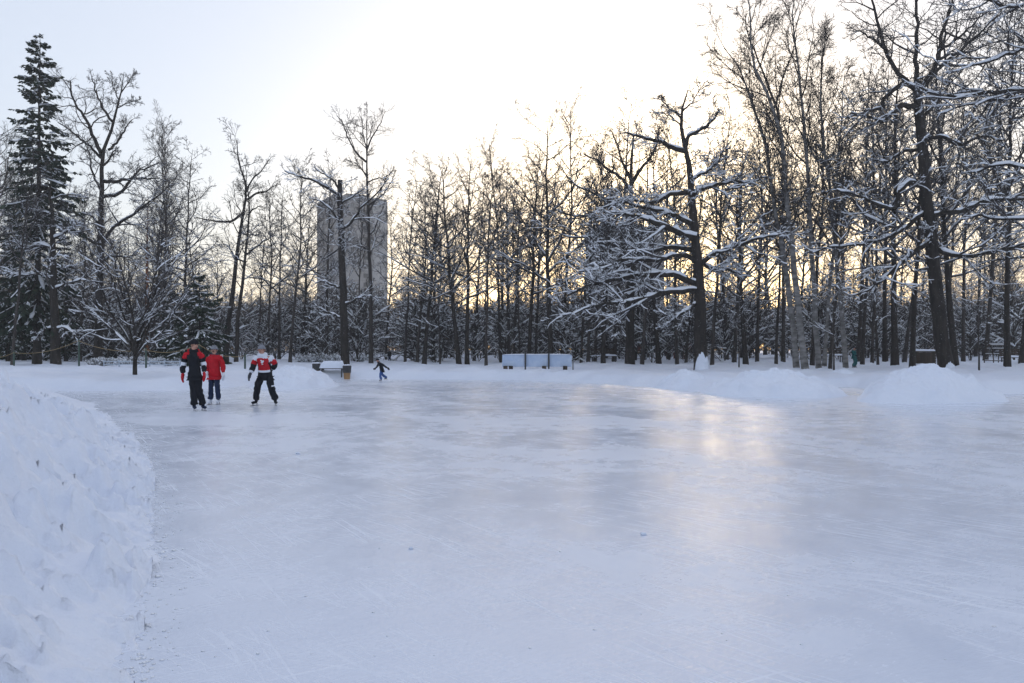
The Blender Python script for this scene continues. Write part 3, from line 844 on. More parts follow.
# big tree at the right
hero('oak_tree', 2, 41.0,
     [(947, 370), (942, 335), (937, 295), (932, 250), (928, 210), (924, 170), (921, 130), (918, 98), (917, 82)], 0.37, 0.20,
     [(0.13, [(917, 90), (903, 76), (889, 53), (884, 30), (878, 2), (873, -28)], 0.2),
      (0.08, [(888, 52), (878, 44), (868, 38), (857, 32), (850, 34)], -0.3),
      (0.13, [(917, 86), (915, 57), (916, 28), (914, 0), (911, -35)], -0.1),
      (0.13, [(920, 88), (937, 63), (944, 38), (950, 17), (958, -2), (968, -30)], 0.25),
      (0.09, [(938, 60), (941, 51), (962, 34), (977, 21), (985, 8)], 0.1),
      (0.10, [(921, 92), (939, 67), (954, 55), (971, 38), (990, 20)], -0.5),
      (0.15, [(917, 88), (905, 85), (897, 87), (886, 95), (879, 103), (876, 111), (859, 116), (840, 122)], -0.4),
      (0.16, [(920, 110), (910, 107), (897, 108), (886, 118), (874, 126), (859, 121), (842, 119)], -0.6),
      (0.11, [(921, 118), (933, 107), (945, 93), (955, 80)], 0.4),
      (0.17, [(926, 187), (915, 183), (906, 184), (896, 193), (893, 206), (884, 211), (855, 200), (829, 193)], -0.4),
      (0.15, [(930, 216), (943, 213), (958, 211), (990, 201), (1024, 200), (1045, 192)], -0.2),
      (0.14, [(931, 240), (918, 248), (903, 258), (881, 275), (860, 291), (838, 298)], -0.5),
      (0.14, [(932, 245), (946, 255), (970, 257), (995, 251), (1013, 246), (1030, 236)], -0.6),
      (0.13, [(928, 210), (912, 222), (900, 231), (869, 243), (835, 246), (815, 252)], 0.1),
      (0.12, [(922, 140), (938, 138), (955, 146), (975, 140), (990, 146)], -0.7),
      (0.11, [(923, 150), (908, 150), (892, 158), (875, 155)], 0.8)],
     OAK_LV(7, 0.13), 'tall old tree with crooked snowy limbs behind the pointed snow pile', snow=1.4, hmax=(9, 19),
     keep=(1, .85, .55, .2), base_snow=(-0.2, 0.5, 1.1), cat='oak tree')

# tree outside the right edge whose boughs reach into view
hero('oak_tree', 3, 30.0,
     [(1128, 382), (1124, 300), (1118, 220), (1112, 140), (1108, 60), (1110, -40)], 0.34, 0.15,
     [(0.13, [(1110, 80), (1080, 84), (1050, 86), (1024, 88), (990, 92), (955, 94), (928, 89)], 0.1),
      (0.10, [(1109, 30), (1070, 38), (1040, 45), (1015, 52), (985, 62), (958, 66), (935, 65)], 0.0),
      (0.09, [(1111, 110), (1070, 96), (1030, 95), (1000, 97), (970, 103), (945, 110)], 0.2),
      (0.10, [(1110, -10), (1070, 5), (1040, 2), (1010, 6), (985, -4), (960, -8)], 0.1),
      (0.12, [(1114, 180), (1080, 176), (1050, 168), (1020, 160), (985, 166)], 0.5),
      (0.12, [(1118, 230), (1085, 232), (1050, 220), (1015, 216), (980, 214)], 0.3)],
     OAK_LV(6, 0.16), 'snowy boughs of a tree reaching in from the right edge', snow=1.3, keep=(1, .7, .4, .12), cat='oak tree')

# bare oak at the left
hero('oak_tree', 4, 56.0,
     [(98, 362), (99, 320), (100, 270), (101, 219), (102, 178), (102, 155), (110, 134), (116, 111), (121, 93), (124, 72)], 0.30, 0.014,
     [(0.05, [(119, 100), (113, 88), (108, 76)], 0.3), (0.05, [(121, 93), (129, 83), (137, 74)], -0.3), (0.05, [(117, 108), (127, 102), (138, 98)], 0.5)] +
     [(0.15, [(102, 155), (97, 146), (91, 134), (79, 111), (69, 96), (66, 78)], 0.2),
      (0.10, [(101, 158), (92, 148), (82, 140), (72, 131), (63, 125)], -0.4),
      (0.14, [(103, 181), (115, 182), (126, 180), (146, 180), (163, 180)], -0.3),
      (0.14, [(102, 197), (112, 195), (120, 190), (132, 172), (143, 166), (154, 160)], 0.4),
      (0.10, [(101, 190), (94, 180), (88, 169), (84, 152), (80, 143)], 0.6),
      (0.09, [(104, 165), (110, 161), (114, 157), (120, 150)], -0.8),
      (0.10, [(108, 150), (117, 141), (122, 130), (130, 118)], 0.3),
      (0.10, [(113, 122), (104, 108), (98, 92), (95, 78)], -0.3),
      (0.13, [(101, 243), (110, 234), (120, 225), (141, 212), (160, 199), (176, 188)], -0.3),
      (0.12, [(100, 246), (90, 240), (82, 235), (68, 228), (54, 222)], -0.5),
      (0.10, [(101, 228), (92, 218), (80, 212), (66, 214), (52, 206)], 0.7),
      (0.10, [(101, 262), (115, 256), (132, 258), (150, 248)], -0.6)],
     OAK_LV(6, 0.14), 'tall bare oak with spread upper limbs right of the tall spruce', snow=0.9, hmax=(10, 17), keep=(1, .9, .5, .2), cat='oak tree')

# second oak just left of the spreading one
hero('oak_tree', 5, 55.0,
     [(630, 364), (630, 330), (631, 290), (632, 250), (632, 215), (631, 185), (632, 160), (634, 135)], 0.34, 0.05,
     [(0.14, [(631, 190), (622, 178), (608, 168), (596, 158), (584, 152)], 0.3),
      (0.14, [(631, 185), (640, 170), (650, 158), (656, 142), (658, 128)], -0.2),
      (0.13, [(632, 215), (616, 206), (600, 198), (580, 190), (566, 178)], -0.3),
      (0.13, [(632, 230), (615, 226), (595, 216), (575, 214), (555, 206)], 0.5),
      (0.12, [(632, 250), (612, 246), (590, 238), (570, 240), (548, 232)], -0.6),
      (0.12, [(631, 180), (622, 160), (618, 145), (612, 130)], 0.2),
      (0.12, [(632, 240), (648, 228), (664, 222), (680, 210)], 0.4)],
     OAK_LV(6, 0.18), 'broad old oak standing just left behind the spreading oak', snow=1.25, hmax=(9, 16), keep=(1, .8, .5, .15), cat='oak tree')

# snag and tall birch in front of the tower, crooked pair to their left
FINE = [dict(m=16, t0=0.42, t1=0.98, lr=0.17, lvar=0.4, ang=48, avar=14, npts=7, rr=0.017, trop=0.07, wig=0.17, shape=0.45, rmin=0.012),
        dict(m=7, t0=0.2, t1=1.0, lr=0.42, lvar=0.4, ang=42, avar=14, npts=5, rr=0.015, trop=0.04, wig=0.18, rmin=0.009),
        dict(m=6, t0=0.2, t1=1.0, lr=0.5, lvar=0.4, ang=40, avar=14, npts=4, rr=0.013, trop=0.01, wig=0.16, rmin=0.0075),
        dict(m=3, t0=0.25, t1=1.0, lr=0.55, lvar=0.4, ang=36, avar=12, npts=3, rr=0.012, trop=0.0, wig=0.15, rmin=0.006)]
hero('broken_tree', 6, 54.0,
     [(345, 366), (344, 330), (343, 290), (342, 250), (340, 210), (340, 180)], 0.30, 0.15,
     [(0.13, [(340, 198), (330, 190), (318, 183), (300, 177), (286, 172)], -0.2),
      (0.09, [(340, 190), (333, 180), (322, 172), (312, 165)], 0.5),
      (0.10, [(341, 232), (352, 222), (362, 208), (376, 196), (390, 180)], -0.2),
      (0.08, [(341, 205), (352, 195), (364, 188)], 0.6),
      (0.09, [(342, 225), (332, 212), (322, 203), (312, 200)], -0.7),
      (0.09, [(343, 288), (334, 286), (324, 281), (316, 284)], -0.4),
      (0.10, [(344, 305), (356, 300), (368, 296), (382, 299)], -0.6),
      (0.09, [(344, 320), (333, 314), (322, 310), (312, 302)], 0.2)],
     FINE, 'thick dark tree with a snapped top in front of the grey tower', snow=1.1, keep=(1, .9, .6, .2))
hero('birch_tree', 7, 58.0,
     [(371, 364), (371, 320), (370, 270), (369, 230), (368, 195), (367, 165), (367, 140), (366, 115)], 0.17, 0.02,
     [(0.08, [(366, 162), (356, 152), (348, 138), (343, 124), (336, 114)], 0.1),
      (0.07, [(367, 150), (373, 136), (380, 126), (386, 112)], -0.2),
      (0.06, [(368, 182), (377, 178), (385, 176), (392, 170)], 0.5),
      (0.06, [(368, 178), (359, 166), (350, 162)], -0.5),
      (0.05, [(367, 150), (363, 134), (362, 122), (358, 112)], 0.3),
      (0.08, [(369, 205), (380, 196), (388, 186), (394, 174)], 0.3)],
     FINE, 'tall forked slender tree in front of the right side of the grey tower', snow=0.7, hmax=(8, 14), bark='bark_grey', keep=(.9, .6, .3, 0), cat='tree')
hero('crooked_tree', 8, 62.0,
     [(226, 352), (229, 320), (234, 280), (239, 240), (244, 210), (247, 190), (242, 175), (238, 155), (237, 138)], 0.22, 0.02,
     [(0.11, [(243, 214), (232, 221), (220, 222), (208, 220), (196, 219)], -0.2),
      (0.10, [(246, 200), (256, 193), (266, 190), (276, 183)], 0.3),
      (0.08, [(246, 192), (252, 180), (262, 172), (270, 160)], -0.2),
      (0.08, [(241, 232), (252, 236), (262, 234)], -0.5)],
     FINE, 'crooked bare tree with an S-bent trunk left of the grey tower', snow=0.8, hmax=(8, 13), keep=(.9, .6, .4, 0))
hero('crooked_tree', 9, 60.0,
     [(236, 354), (238, 320), (243, 280), (246, 250), (249, 220), (249, 200), (247, 186)], 0.17, 0.03,
     [(0.07, [(248, 215), (256, 207), (266, 206)], 0.4), (0.08, [(245, 255), (256, 248), (268, 240), (280, 236)], -0.4),
      (0.07, [(244, 262), (234, 256), (226, 246), (214, 244)], 0.4)],
     FINE, 'bare tree leaning right beside the S-bent one', snow=0.8, hmax=(8, 13), keep=(.9, .6, .4, 0))

# birches right of the oak, stems read one by one
BIR = [dict(m=26, t0=0.30, t1=0.99, lr=0.18, lvar=0.35, ang=28, avar=8, npts=7, rr=0.011, trop=0.06, wig=0.1, shape=0.4, rmin=0.011),
       dict(m=8, t0=0.2, t1=1.0, lr=0.42, lvar=0.4, ang=32, avar=12, npts=5, rr=0.012, trop=0.02, wig=0.12, rmin=0.008),
       dict(m=7, t0=0.2, t1=1.0, lr=0.55, lvar=0.4, ang=32, avar=14, npts=4, rr=0.01, trop=-0.08, wig=0.12, rmin=0.0065),
       dict(m=3, t0=0.2, t1=1.0, lr=0.8, lvar=0.4, ang=28, avar=12, npts=3, rr=0.01, trop=-0.12, wig=0.1, rmin=0.0055)]
def birch(seed, d, trunk, r0, label, limbs=()):
    hero('birch_tree', seed, d, trunk, r0, 0.02, list(limbs), BIR, label, snow=0.8, bark='bark_birch', hmax=(7, 17), keep=(.9, .65, .4, 0), cat='birch tree', group='tall birches beside the spreading oak', split=False)
birch(21, 44, [(797, 368), (792, 320), (784, 260), (773, 196), (764, 140), (752, 105), (739, 67), (724, 48)], 0.17, 'leftmost tall birch of the clump, bending far to the left')
birch(22, 43, [(806, 369), (800, 320), (793, 260), (787, 199), (783, 146), (770, 102), (752, 64), (751, 29), (748, -8)], 0.19, 'second tall birch of the clump, forked halfway up',
      [(0.08, [(781, 135), (776, 100), (766, 66), (757, 40), (752, 12)], 0.4), (0.06, [(774, 108), (780, 84), (788, 60), (792, 40)], -0.4)])
birch(23, 45, [(819, 371), (816, 320), (812, 260), (809, 193), (805, 132), (798, 67), (793, 23), (796, -12)], 0.16, 'third tall birch of the clump, straight and reaching the top of the picture')
birch(24, 46, [(846, 373), (842, 320), (836, 260), (830, 190), (821, 117), (821, 67), (823, 40)], 0.15, 'rightmost tall birch of the clump, shorter than its neighbours')

# low many-stemmed tree at the left by the ice
def young_tree():
    r = np.random.default_rng(33)
    d = 35.0; x = wx(135, d); z0 = gz(x, d)
    top = wz(350, d) - z0
    P = smooth_path([(0, 0, -0.3), (0.0, 0, 0.5), (0.02, 0, top * 0.8), (-0.02, 0, top + 0.15)], 8)
    R = np.array([0.115, 0.10, 0.095, 0.092, 0.09, 0.092, 0.095, 0.09])
    limbs = []
    for a, e, L in [(0.1, 58, 5.2), (0.9, 72, 5.6), (1.7, 66, 5.2), (2.4, 78, 5.8), (3.0, 60, 5.3), (3.7, 70, 5.2), (4.4, 66, 5.1), (5.1, 80, 5.8), (5.8, 62, 5.2), (2.7, 54, 4.4), (0.4, 64, 5.0)]:
        e = rad(e); dirv = np.array([math.cos(a) * math.cos(e), math.sin(a) * math.cos(e), math.sin(e)])
        p = np.array([0, 0, top - 0.25 + r.uniform(-0.3, 0.3)]); pts = [p]
        for k in range(5):
            dirv = unit(dirv + r.normal(0, 0.20, 3) + np.array([0, 0, 0.05])); p = p + dirv * L / 5; pts.append(p)
        limbs.append((smooth_path(pts, 11), 0.052 * np.linspace(1, 0.3, 11)))
    lv = [None,
          dict(m=9, t0=0.2, t1=1.0, lr=0.34, lvar=0.4, ang=36, avar=14, npts=6, rr=0.014, trop=0.05, wig=0.18, rmin=0.012),
          dict(m=6, t0=0.2, t1=1.0, lr=0.46, lvar=0.4, ang=40, avar=14, npts=5, rr=0.014, trop=0.04, wig=0.18, rmin=0.008),
          dict(m=4, t0=0.2, t1=1.0, lr=0.5, lvar=0.4, ang=38, avar=12, npts=3, rr=0.012, trop=0.02, wig=0.16, rmin=0.006)]
    ms = tree_meshes('round_tree', r, P[None], R[None], lv, snow=1.0, bark='bark', keep=(1, .7, .3, .1), limbs=limbs, limb_split=True)
    plant('round_tree', ms, (x, d, z0), 'low round-crowned tree with many snowy stems standing by the left edge of the ice')
young_tree()

# conifers
sp_tall = spruce('tall_spruce', 51, 21.0, 2.9, 0.24, 0.10, 0.60, 0.70, 17, 0.66)
sp_wide = spruce('wide_spruce', 52, 7.0, 2.6, 0.11, 0.03, 0.45, 0.7, 26, 0.8)
sp_mid = spruce('mid_spruce', 53, 13.0, 2.5, 0.16, 0.06, 0.5, 0.65, 20, 0.9)
plant_spruce(sp_tall, 37, 51, 'very tall narrow spruce at the left rising above all its neighbours')
plant_spruce(sp_wide, 200, 50, 'dark bushy spruce behind the skaters in black and in red', 0.86, 0.4)
plant_spruce(sp_mid, 8, 58, 'middle-sized spruce at the far left edge', 0.85, 1.0)
plant_spruce(sp_mid, 66, 62, 'middle-sized spruce just right of the very tall one', 0.80, 2.2)
plant_spruce(sp_wide, 22, 66, 'low snowy spruce under the tall one, left of its trunk', 1.0, 2.9)
plant_spruce(sp_wide, 172, 60, 'low spruce half hidden by the round-crowned tree', 0.8, 4.0)
plant_spruce(sp_wide, 100, 70, 'low dark spruce behind the trunk of the bare oak', 0.85, 5.0)

# thick trunk beside the tall spruce with two snow-loaded low boughs
hero('snowy_tree', 31, 49.0,
     [(56, 366), (55, 330), (54, 290), (53, 250), (52, 215), (50, 185)], 0.30, 0.06,
     [(0.10, [(54, 328), (48, 329), (42, 333), (36, 340)], -0.3), (0.10, [(57, 329), (66, 328), (74, 333), (79, 340)], -0.3),
      (0.10, [(54, 280), (42, 274), (28, 276), (10, 272)], -0.4), (0.10, [(54, 290), (70, 283), (88, 278), (98, 270)], -0.3),
      (0.09, [(53, 250), (40, 244), (25, 246), (8, 240)], 0.4), (0.09, [(53, 240), (66, 230), (78, 222)], 0.4)],
     OAK_LV(8, 0.3), 'thick-trunked tree with two low drooping boughs loaded with snow', snow=1.7, keep=(1, .8, .45, .12))

def pine():
    r = np.random.default_rng(71); d = 66.0; x = wx(147, d); z0 = gz(x, d)
    P, R = straight_trunk(r, 14.0, 0.19, lean=0.01, wob=0.04)
    lv = [dict(m=16, t0=0.5, t1=0.98, lr=0.16, lvar=0.4, ang=65, avar=10, npts=6, rr=0.015, trop=0.04, wig=0.15, rmin=0.012),
          dict(m=7, t0=0.2, t1=1.0, lr=0.45, lvar=0.4, ang=45, avar=12, npts=4, rr=0.014, trop=0.03, wig=0.15, rmin=0.009),
          dict(m=6, t0=0.2, t1=1.0, lr=0.5, lvar=0.4, ang=42, avar=12, npts=3, rr=0.014, trop=0.03, wig=0.15, rmin=0.008)]
    ms = tree_meshes('pine', r, P[None], R[None], lv, snow=1.0, bark='bark_orange', keep=(1, .7, .4))
    plant('pine_tree', ms, (x, d, z0), 'tree with an orange trunk behind the round-crowned tree')
pine()

# ------------------------------------------------------------------ the rows of ordinary trees
ROW = []   # px, distance, top row, kind
def row(px, d, top, kind): ROW.append((px, d, top, kind))
for a in [(12, 47, 150, 'tall2'), (24, 60, 170, 'tall1'), (80, 60, 190, 'tall0'), (150, 62, 160, 'tall2'), (163, 60, 135, 'tall0'), (172, 66, 130, 'birch0'), (184, 64, 150, 'tall4'),
          (206, 70, 220, 'low1'), (258, 66, 215, 'tall2'), (268, 64, 190, 'tall0'), (279, 70, 185, 'tall4'), (290, 60, 165, 'tall0'), (302, 72, 200, 'tall1'),
          (326, 66, 160, 'tall4'), (357, 70, 190, 'tall2'), (386, 72, 210, 'tall0'),
          (405, 60, 170, 'tall2'), (417, 58, 190, 'tall0'), (424, 56, 165, 'tall1'), (433, 64, 185, 'tall4'), (440, 55, 245, 'pole0'), (459, 56, 165, 'tall3'), (467, 57, 160, 'tall1'),
          (474, 66, 175, 'tall4'), (486, 52, 160, 'tall2'), (501, 60, 140, 'tall0'), (509, 60, 165, 'tall4'), (514, 62, 170, 'tall2'), (520, 58, 200, 'pole1'), (529, 58, 150, 'tall1'),
          (536, 64, 165, 'tall2'), (551, 56, 118, 'tall3'), (562, 62, 108, 'tall0'), (573, 46, 300, 'pole0'), (581, 60, 165, 'tall2'), (588, 58, 185, 'tall4'), (595, 64, 150, 'tall0'),
          (603, 54, 160, 'tall1'), (614, 64, 100, 'tall4'), (642, 53, 140, 'tall0'), (659, 57, 150, 'tall3'), (668, 70, 130, 'tall2'), (677, 55, 120, 'tall0'), (686, 60, 150, 'tall2'),
          (712, 50, 95, 'tall2'), (727, 66, 150, 'low0'), (734, 58, 130, 'tall4'), (739, 46, 270, 'pole1'), (746, 52, 165, 'tall3'), (757, 60, 120, 'tall0'), (776, 54, 130, 'tall2'),
          (783, 58, 100, 'tall4'), (812, 52, 90, 'tall0'), (824, 50, 70, 'birch1'), (830, 44, 130, 'tall2'), (834, 41, 250, 'pole0'), (858, 60, 60, 'tall4'), (862, 52, 80, 'tall0'),
          (872, 56, 95, 'tall2'), (878, 50, 150, 'pole1'), (885, 60, 60, 'tall1'), (895, 47, 45, 'tall3'), (904, 58, 90, 'tall0'), (912, 45, 70, 'tall1'), (955, 48, 20, 'tall3'),
          (963, 58, 70, 'tall0'), (979, 40, 250, 'pole1'), (985, 60, 40, 'tall4'), (1007, 46, 15, 'tall1'), (1021, 50, 30, 'tall0'), (1040, 48, 20, 'tall3'), (-14, 52, 130, 'tall1'), (-30, 60, 110, 'tall3')]:
    row(*a)
LAND = [(-60, 'the left edge'), (40, 'the tall spruce'), (135, 'the round-crowned tree'), (228, 'the S-bent tree'), (345, 'the snapped tree'), (500, 'the blue board'),
        (572, 'the blue board'), (700, 'the spreading oak'), (800, 'the birch clump'), (940, 'the big right tree'), (1100, 'the right edge')]
ORD = ['first', 'second', 'third', 'fourth', 'fifth', 'sixth', 'seventh', 'eighth', 'ninth', 'tenth', 'eleventh', 'twelfth', 'thirteenth', 'fourteenth', 'fifteenth', 'sixteenth']
KN = {'tall': ('bare_tree', 'tall bare tree', 'tree'), 'birch': ('birch_tree', 'pale fine-twigged birch', 'birch tree'), 'low': ('bare_tree', 'low twiggy snowy tree', 'tree'), 'pole': ('young_tree', 'slim young tree', 'tree')}
LOOK = {'tall0': 'upright slender bare tree', 'tall1': 'dark bare tree with full crown', 'tall2': 'thin bare tree with high crown', 'tall3': 'stout dark bare tree', 'tall4': 'grey bare tree with level branches'}
seg_count = {}
rr = np.random.default_rng(77)
for (px, d, top, kind) in sorted(ROW):
    base = kind.rstrip('0123456789')
    name, look, cat = KN[base]
    look = LOOK.get(kind, look)
    seg = max(i for i, (lx, _) in enumerate(LAND) if px >= lx)
    key = (seg, look); seg_count[key] = seg_count.get(key, 0) + 1
    c = seg_count[key]
    if LAND[seg + 1][0] > 1024: lab = '%s %s right of the big right tree' % (ORD[c - 1], look)
    elif LAND[seg][0] < 0: lab = '%s %s left of the tall spruce' % (ORD[c - 1], look)
    else: lab = '%s %s %s' % (ORD[c - 1], look, 'behind the blue board' if LAND[seg][0] == 500 else 'between %s and %s' % (LAND[seg][1].replace('the ', '', 1), LAND[seg + 1][1].replace('the ', '', 1)))
    ms, H = PROTO[kind]
    x = wx(px, d); z = gz(x, d)
    s = (wz(top, d) - z) / H
    w = s * rr.uniform(0.88, 1.12)
    if base == 'tall': w = 0.5 * w + 0.5
    plant(name, ms, (x, d, z), lab, cat, 'trees along the far edge of the rink', (w, w, s), rr.uniform(0, 6.28)).rotation_euler[0:2] = rr.normal(0, 0.028, 2)

# trees farther in, nothing tells them apart
rr = np.random.default_rng(78)
kinds = ['tall0', 'tall1', 'tall2', 'tall3', 'tall4', 'birch0', 'low0', 'low1', 'low2']
back = []
while len(back) < 92:
    px = rr.uniform(-70, 1100); d = rr.uniform(66, 108)
    if abs(px - 352) < 36 and rr.random() < 0.75: continue
    if 225 < px < 400 and rr.random() < 0.45: continue
    back.append((px, d))
for (px, d) in back:
    dens_top = np.interp(px, [-60, 60, 200, 300, 400, 520, 620, 720, 860, 1024], [190, 190, 225, 235, 215, 190, 170, 170, 130, 110])
    kind = kinds[rr.integers(len(kinds))]
    ms, H = PROTO[kind]
    x = wx(px, d); z = gz(x, d)
    top = dens_top + rr.uniform(-25, 45)
    s = (wz(top, d) - z) / H
    if kind.startswith('low'): s = rr.uniform(0.8, 1.25)
    else: s = min(s, 1.35)
    w = 0.5 * s + 0.45
    where = 'left of the S-bent tree' if px < 228 else 'between the S-bent tree and the blue board' if px < 500 else 'between the blue board and the spreading oak' if px < 700 else 'between the spreading oak and the big right tree' if px < 940 else 'right of the big right tree'
    knd = 'thin bare tree' if kind.startswith('tall') else 'pale birch' if kind.startswith('birch') else 'low snowy tree'
    nm = 'birch_tree' if kind.startswith('birch') else 'bare_tree'
    plant(nm, ms, (x, d, z), '%s farther back, %s' % (knd, where), 'tree', '%s deep in the wood %s' % (knd, where), (w, w, s), rr.uniform(0, 6.28)).rotation_euler[0:2] = rr.normal(0, 0.035, 2)

# ------------------------------------------------------------------ far wood and thicket (masses nobody could count)
def lowpoly_tree(seed, H, r0, dens=1.0, snow=1.0, b0=0.2, ang=50, lr=0.26):
    r = np.random.default_rng(seed)
    P, R = straight_trunk(r, H, r0, n=6, wob=0.15, top=0.03)
    g, s = Geo(), Geo(); g.add(*tubes(P[None], R[None], 5))
    p, q = grow(r, P[None], R[None], int(16 * dens), b0, 0.98, lr, 0.4, ang, 12, 4, 0.014, 0.07, 0.2, 0.02, 0.5)
    g.add(*tubes(p, q, 3))
    if snow: s.add(*snow_tubes(p, q, r, snow * 1.3, keep=0.8, sides=3))
    p, q = grow(r, p, q, 6, 0.2, 1.0, 0.5, 0.4, 44, 14, 3, 0.013, 0.04, 0.2, 0.014)
    g.add(*tubes(p, q, 3))
    if snow: s.add(*snow_tubes(p, q, r, snow * 1.3, keep=0.55, sides=3))
    p, q = grow(r, p, q, 4, 0.2, 1.0, 0.6, 0.4, 42, 14, 2, 0.012, 0.0, 0.2, 0.011)
    g.add(*tubes(p, q, 3))
    return (np.concatenate(g.V), np.concatenate(g.F)), ((np.concatenate(s.V), np.concatenate(s.F)) if s.n else None)

def scatter(name, protos, spots, label, mat):
    """one object: a few clusters plus the points where node instances of them stand"""
    V, Fa, mi, kd = [], [], [], []
    n = 0
    for k, (wood, snw) in enumerate(protos):
        for q, src in enumerate((wood, snw)):
            if src is None: continue
            V.append(src[0]); Fa.append(src[1] + n); n += len(src[0]); mi.append(np.full(len(src[1]), q, np.int32)); kd.append(np.full(len(src[0]), k, np.int32))
    npv = n
    sp = np.array([(x, y, z) for (_, x, y, z, _, _) in spots]); V.append(sp); kd.append(np.array([k for (k, *_) in spots], np.int32))
    V = np.concatenate(V); kd = np.concatenate(kd)
    me = mesh_np(name, V, np.concatenate(Fa), None, False, [M[mat], M['snow_branch']], np.concatenate(mi))
    isp = np.zeros(len(V), bool); isp[npv:] = True
    scl = np.ones(len(V), np.float32); scl[npv:] = [t[4] for t in spots]
    rt = np.zeros(len(V), np.float32); rt[npv:] = [t[5] for t in spots]
    for nm_, ty, dat in (('is_spot', 'BOOLEAN', isp), ('which', 'INT', kd), ('size', 'FLOAT', scl), ('turn', 'FLOAT', rt)):
        me.attributes.new(nm_, ty, 'POINT').data.foreach_set('value', dat)
    o = link(name, me)
    o['kind'] = 'stuff'; o['label'] = label
    ng = bpy.data.node_groups.new(name + '_nodes', 'GeometryNodeTree')
    ng.interface.new_socket('Geometry', in_out='INPUT', socket_type='NodeSocketGeometry'); ng.interface.new_socket('Geometry', in_out='OUTPUT', socket_type='NodeSocketGeometry')
    N, Lk = ng.nodes, ng.links
    gi, go, jn = N.new('NodeGroupInput'), N.new('NodeGroupOutput'), N.new('GeometryNodeJoinGeometry')
    def attr(nm_, ty):
        a = N.new('GeometryNodeInputNamedAttribute'); a.data_type = ty; a.inputs['Name'].default_value = nm_; return a.outputs['Attribute']
    sep = N.new('GeometryNodeSeparateGeometry'); sep.domain = 'POINT'
    Lk.new(gi.outputs[0], sep.inputs['Geometry']); Lk.new(attr('is_spot', 'BOOLEAN'), sep.inputs['Selection'])
    for k in range(len(protos)):
        cmp_ = N.new('FunctionNodeCompare'); cmp_.data_type = 'INT'; cmp_.operation = 'EQUAL'
        Lk.new(attr('which', 'INT'), cmp_.inputs[2]); cmp_.inputs[3].default_value = k
        a = N.new('GeometryNodeSeparateGeometry'); a.domain = 'POINT'; b = N.new('GeometryNodeSeparateGeometry'); b.domain = 'POINT'
        Lk.new(sep.outputs['Selection'], a.inputs['Geometry']); Lk.new(cmp_.outputs[0], a.inputs['Selection'])
        Lk.new(sep.outputs['Inverted'], b.inputs['Geometry']); Lk.new(cmp_.outputs[0], b.inputs['Selection'])
        ip = N.new('GeometryNodeInstanceOnPoints')
        Lk.new(a.outputs['Selection'], ip.inputs['Points']); Lk.new(b.outputs['Selection'], ip.inputs['Instance'])
        cx = N.new('ShaderNodeCombineXYZ'); Lk.new(attr('turn', 'FLOAT'), cx.inputs['Z']); Lk.new(cx.outputs[0], ip.inputs['Rotation'])
        Lk.new(attr('size', 'FLOAT'), ip.inputs['Scale'])
        Lk.new(ip.outputs[0], jn.inputs[0])
    Lk.new(jn.outputs[0], go.inputs[0])
    o.modifiers.new('scatter', 'NODES').node_group = ng
    return o

fp = [lowpoly_tree(500 + i, (17, 15, 19)[i], (0.16, 0.2, 0.18)[i], 1.3, 0.5, 0.28) for i in range(3)] + [lowpoly_tree(520 + i, 8.0, 0.08, 1.5, 0.9, 0.1, 55, 0.34) for i in range(2)]
r9 = np.random.default_rng(90)
spots = []
for i in range(620):
    d = r9.uniform(105, 210); px = r9.uniform(-130, 1160)
    x = wx(px, d)
    tall = r9.random() < (0.22 if 225 < px < 560 else 0.5)
    if abs(px - 352) < 45: tall = False
    k = int(r9.integers(3)) if tall else 3 + int(r9.integers(2))
    cap = np.interp(px, [0, 200, 300, 560, 640, 1024], [235, 265, 282, 262, 235, 170])
    H = (17, 15, 19, 8, 8)[k]
    sz = min(r9.uniform(0.75, 1.2), (wz(cap + r9.uniform(-15, 20), d) - 1.0) / H) if tall else min(r9.uniform(0.8, 1.6), (wz(288 + r9.uniform(-6, 25), d) - 1.0) / H)
    spots.append((k, x, d, gz(x, d) - 0.1, sz, r9.uniform(0, 6.28)))
scatter('far_wood', fp, spots, 'far-off mass of bare winter trees closing the view', 'twig')

bp = [lowpoly_tree(540 + i, 3.6, 0.035, 1.5, 1.5, 0.02, 50, 0.55) for i in range(3)]
spots = []
for _ in range(560):
    d = r9.uniform(60, 125); px = r9.uniform(-80, 1100)
    if 383 < px < 404 and d < 95: continue
    x = wx(px, d)
    spots.append((int(r9.integers(3)), x, d, gz(x, d) - 0.05, r9.uniform(0.6, 1.5) * (0.7 + d / 200), r9.uniform(0, 6.28)))
scatter('snowy_thicket', bp, spots, 'tangle of snow-dusted undergrowth between the tree trunks', 'hedge')

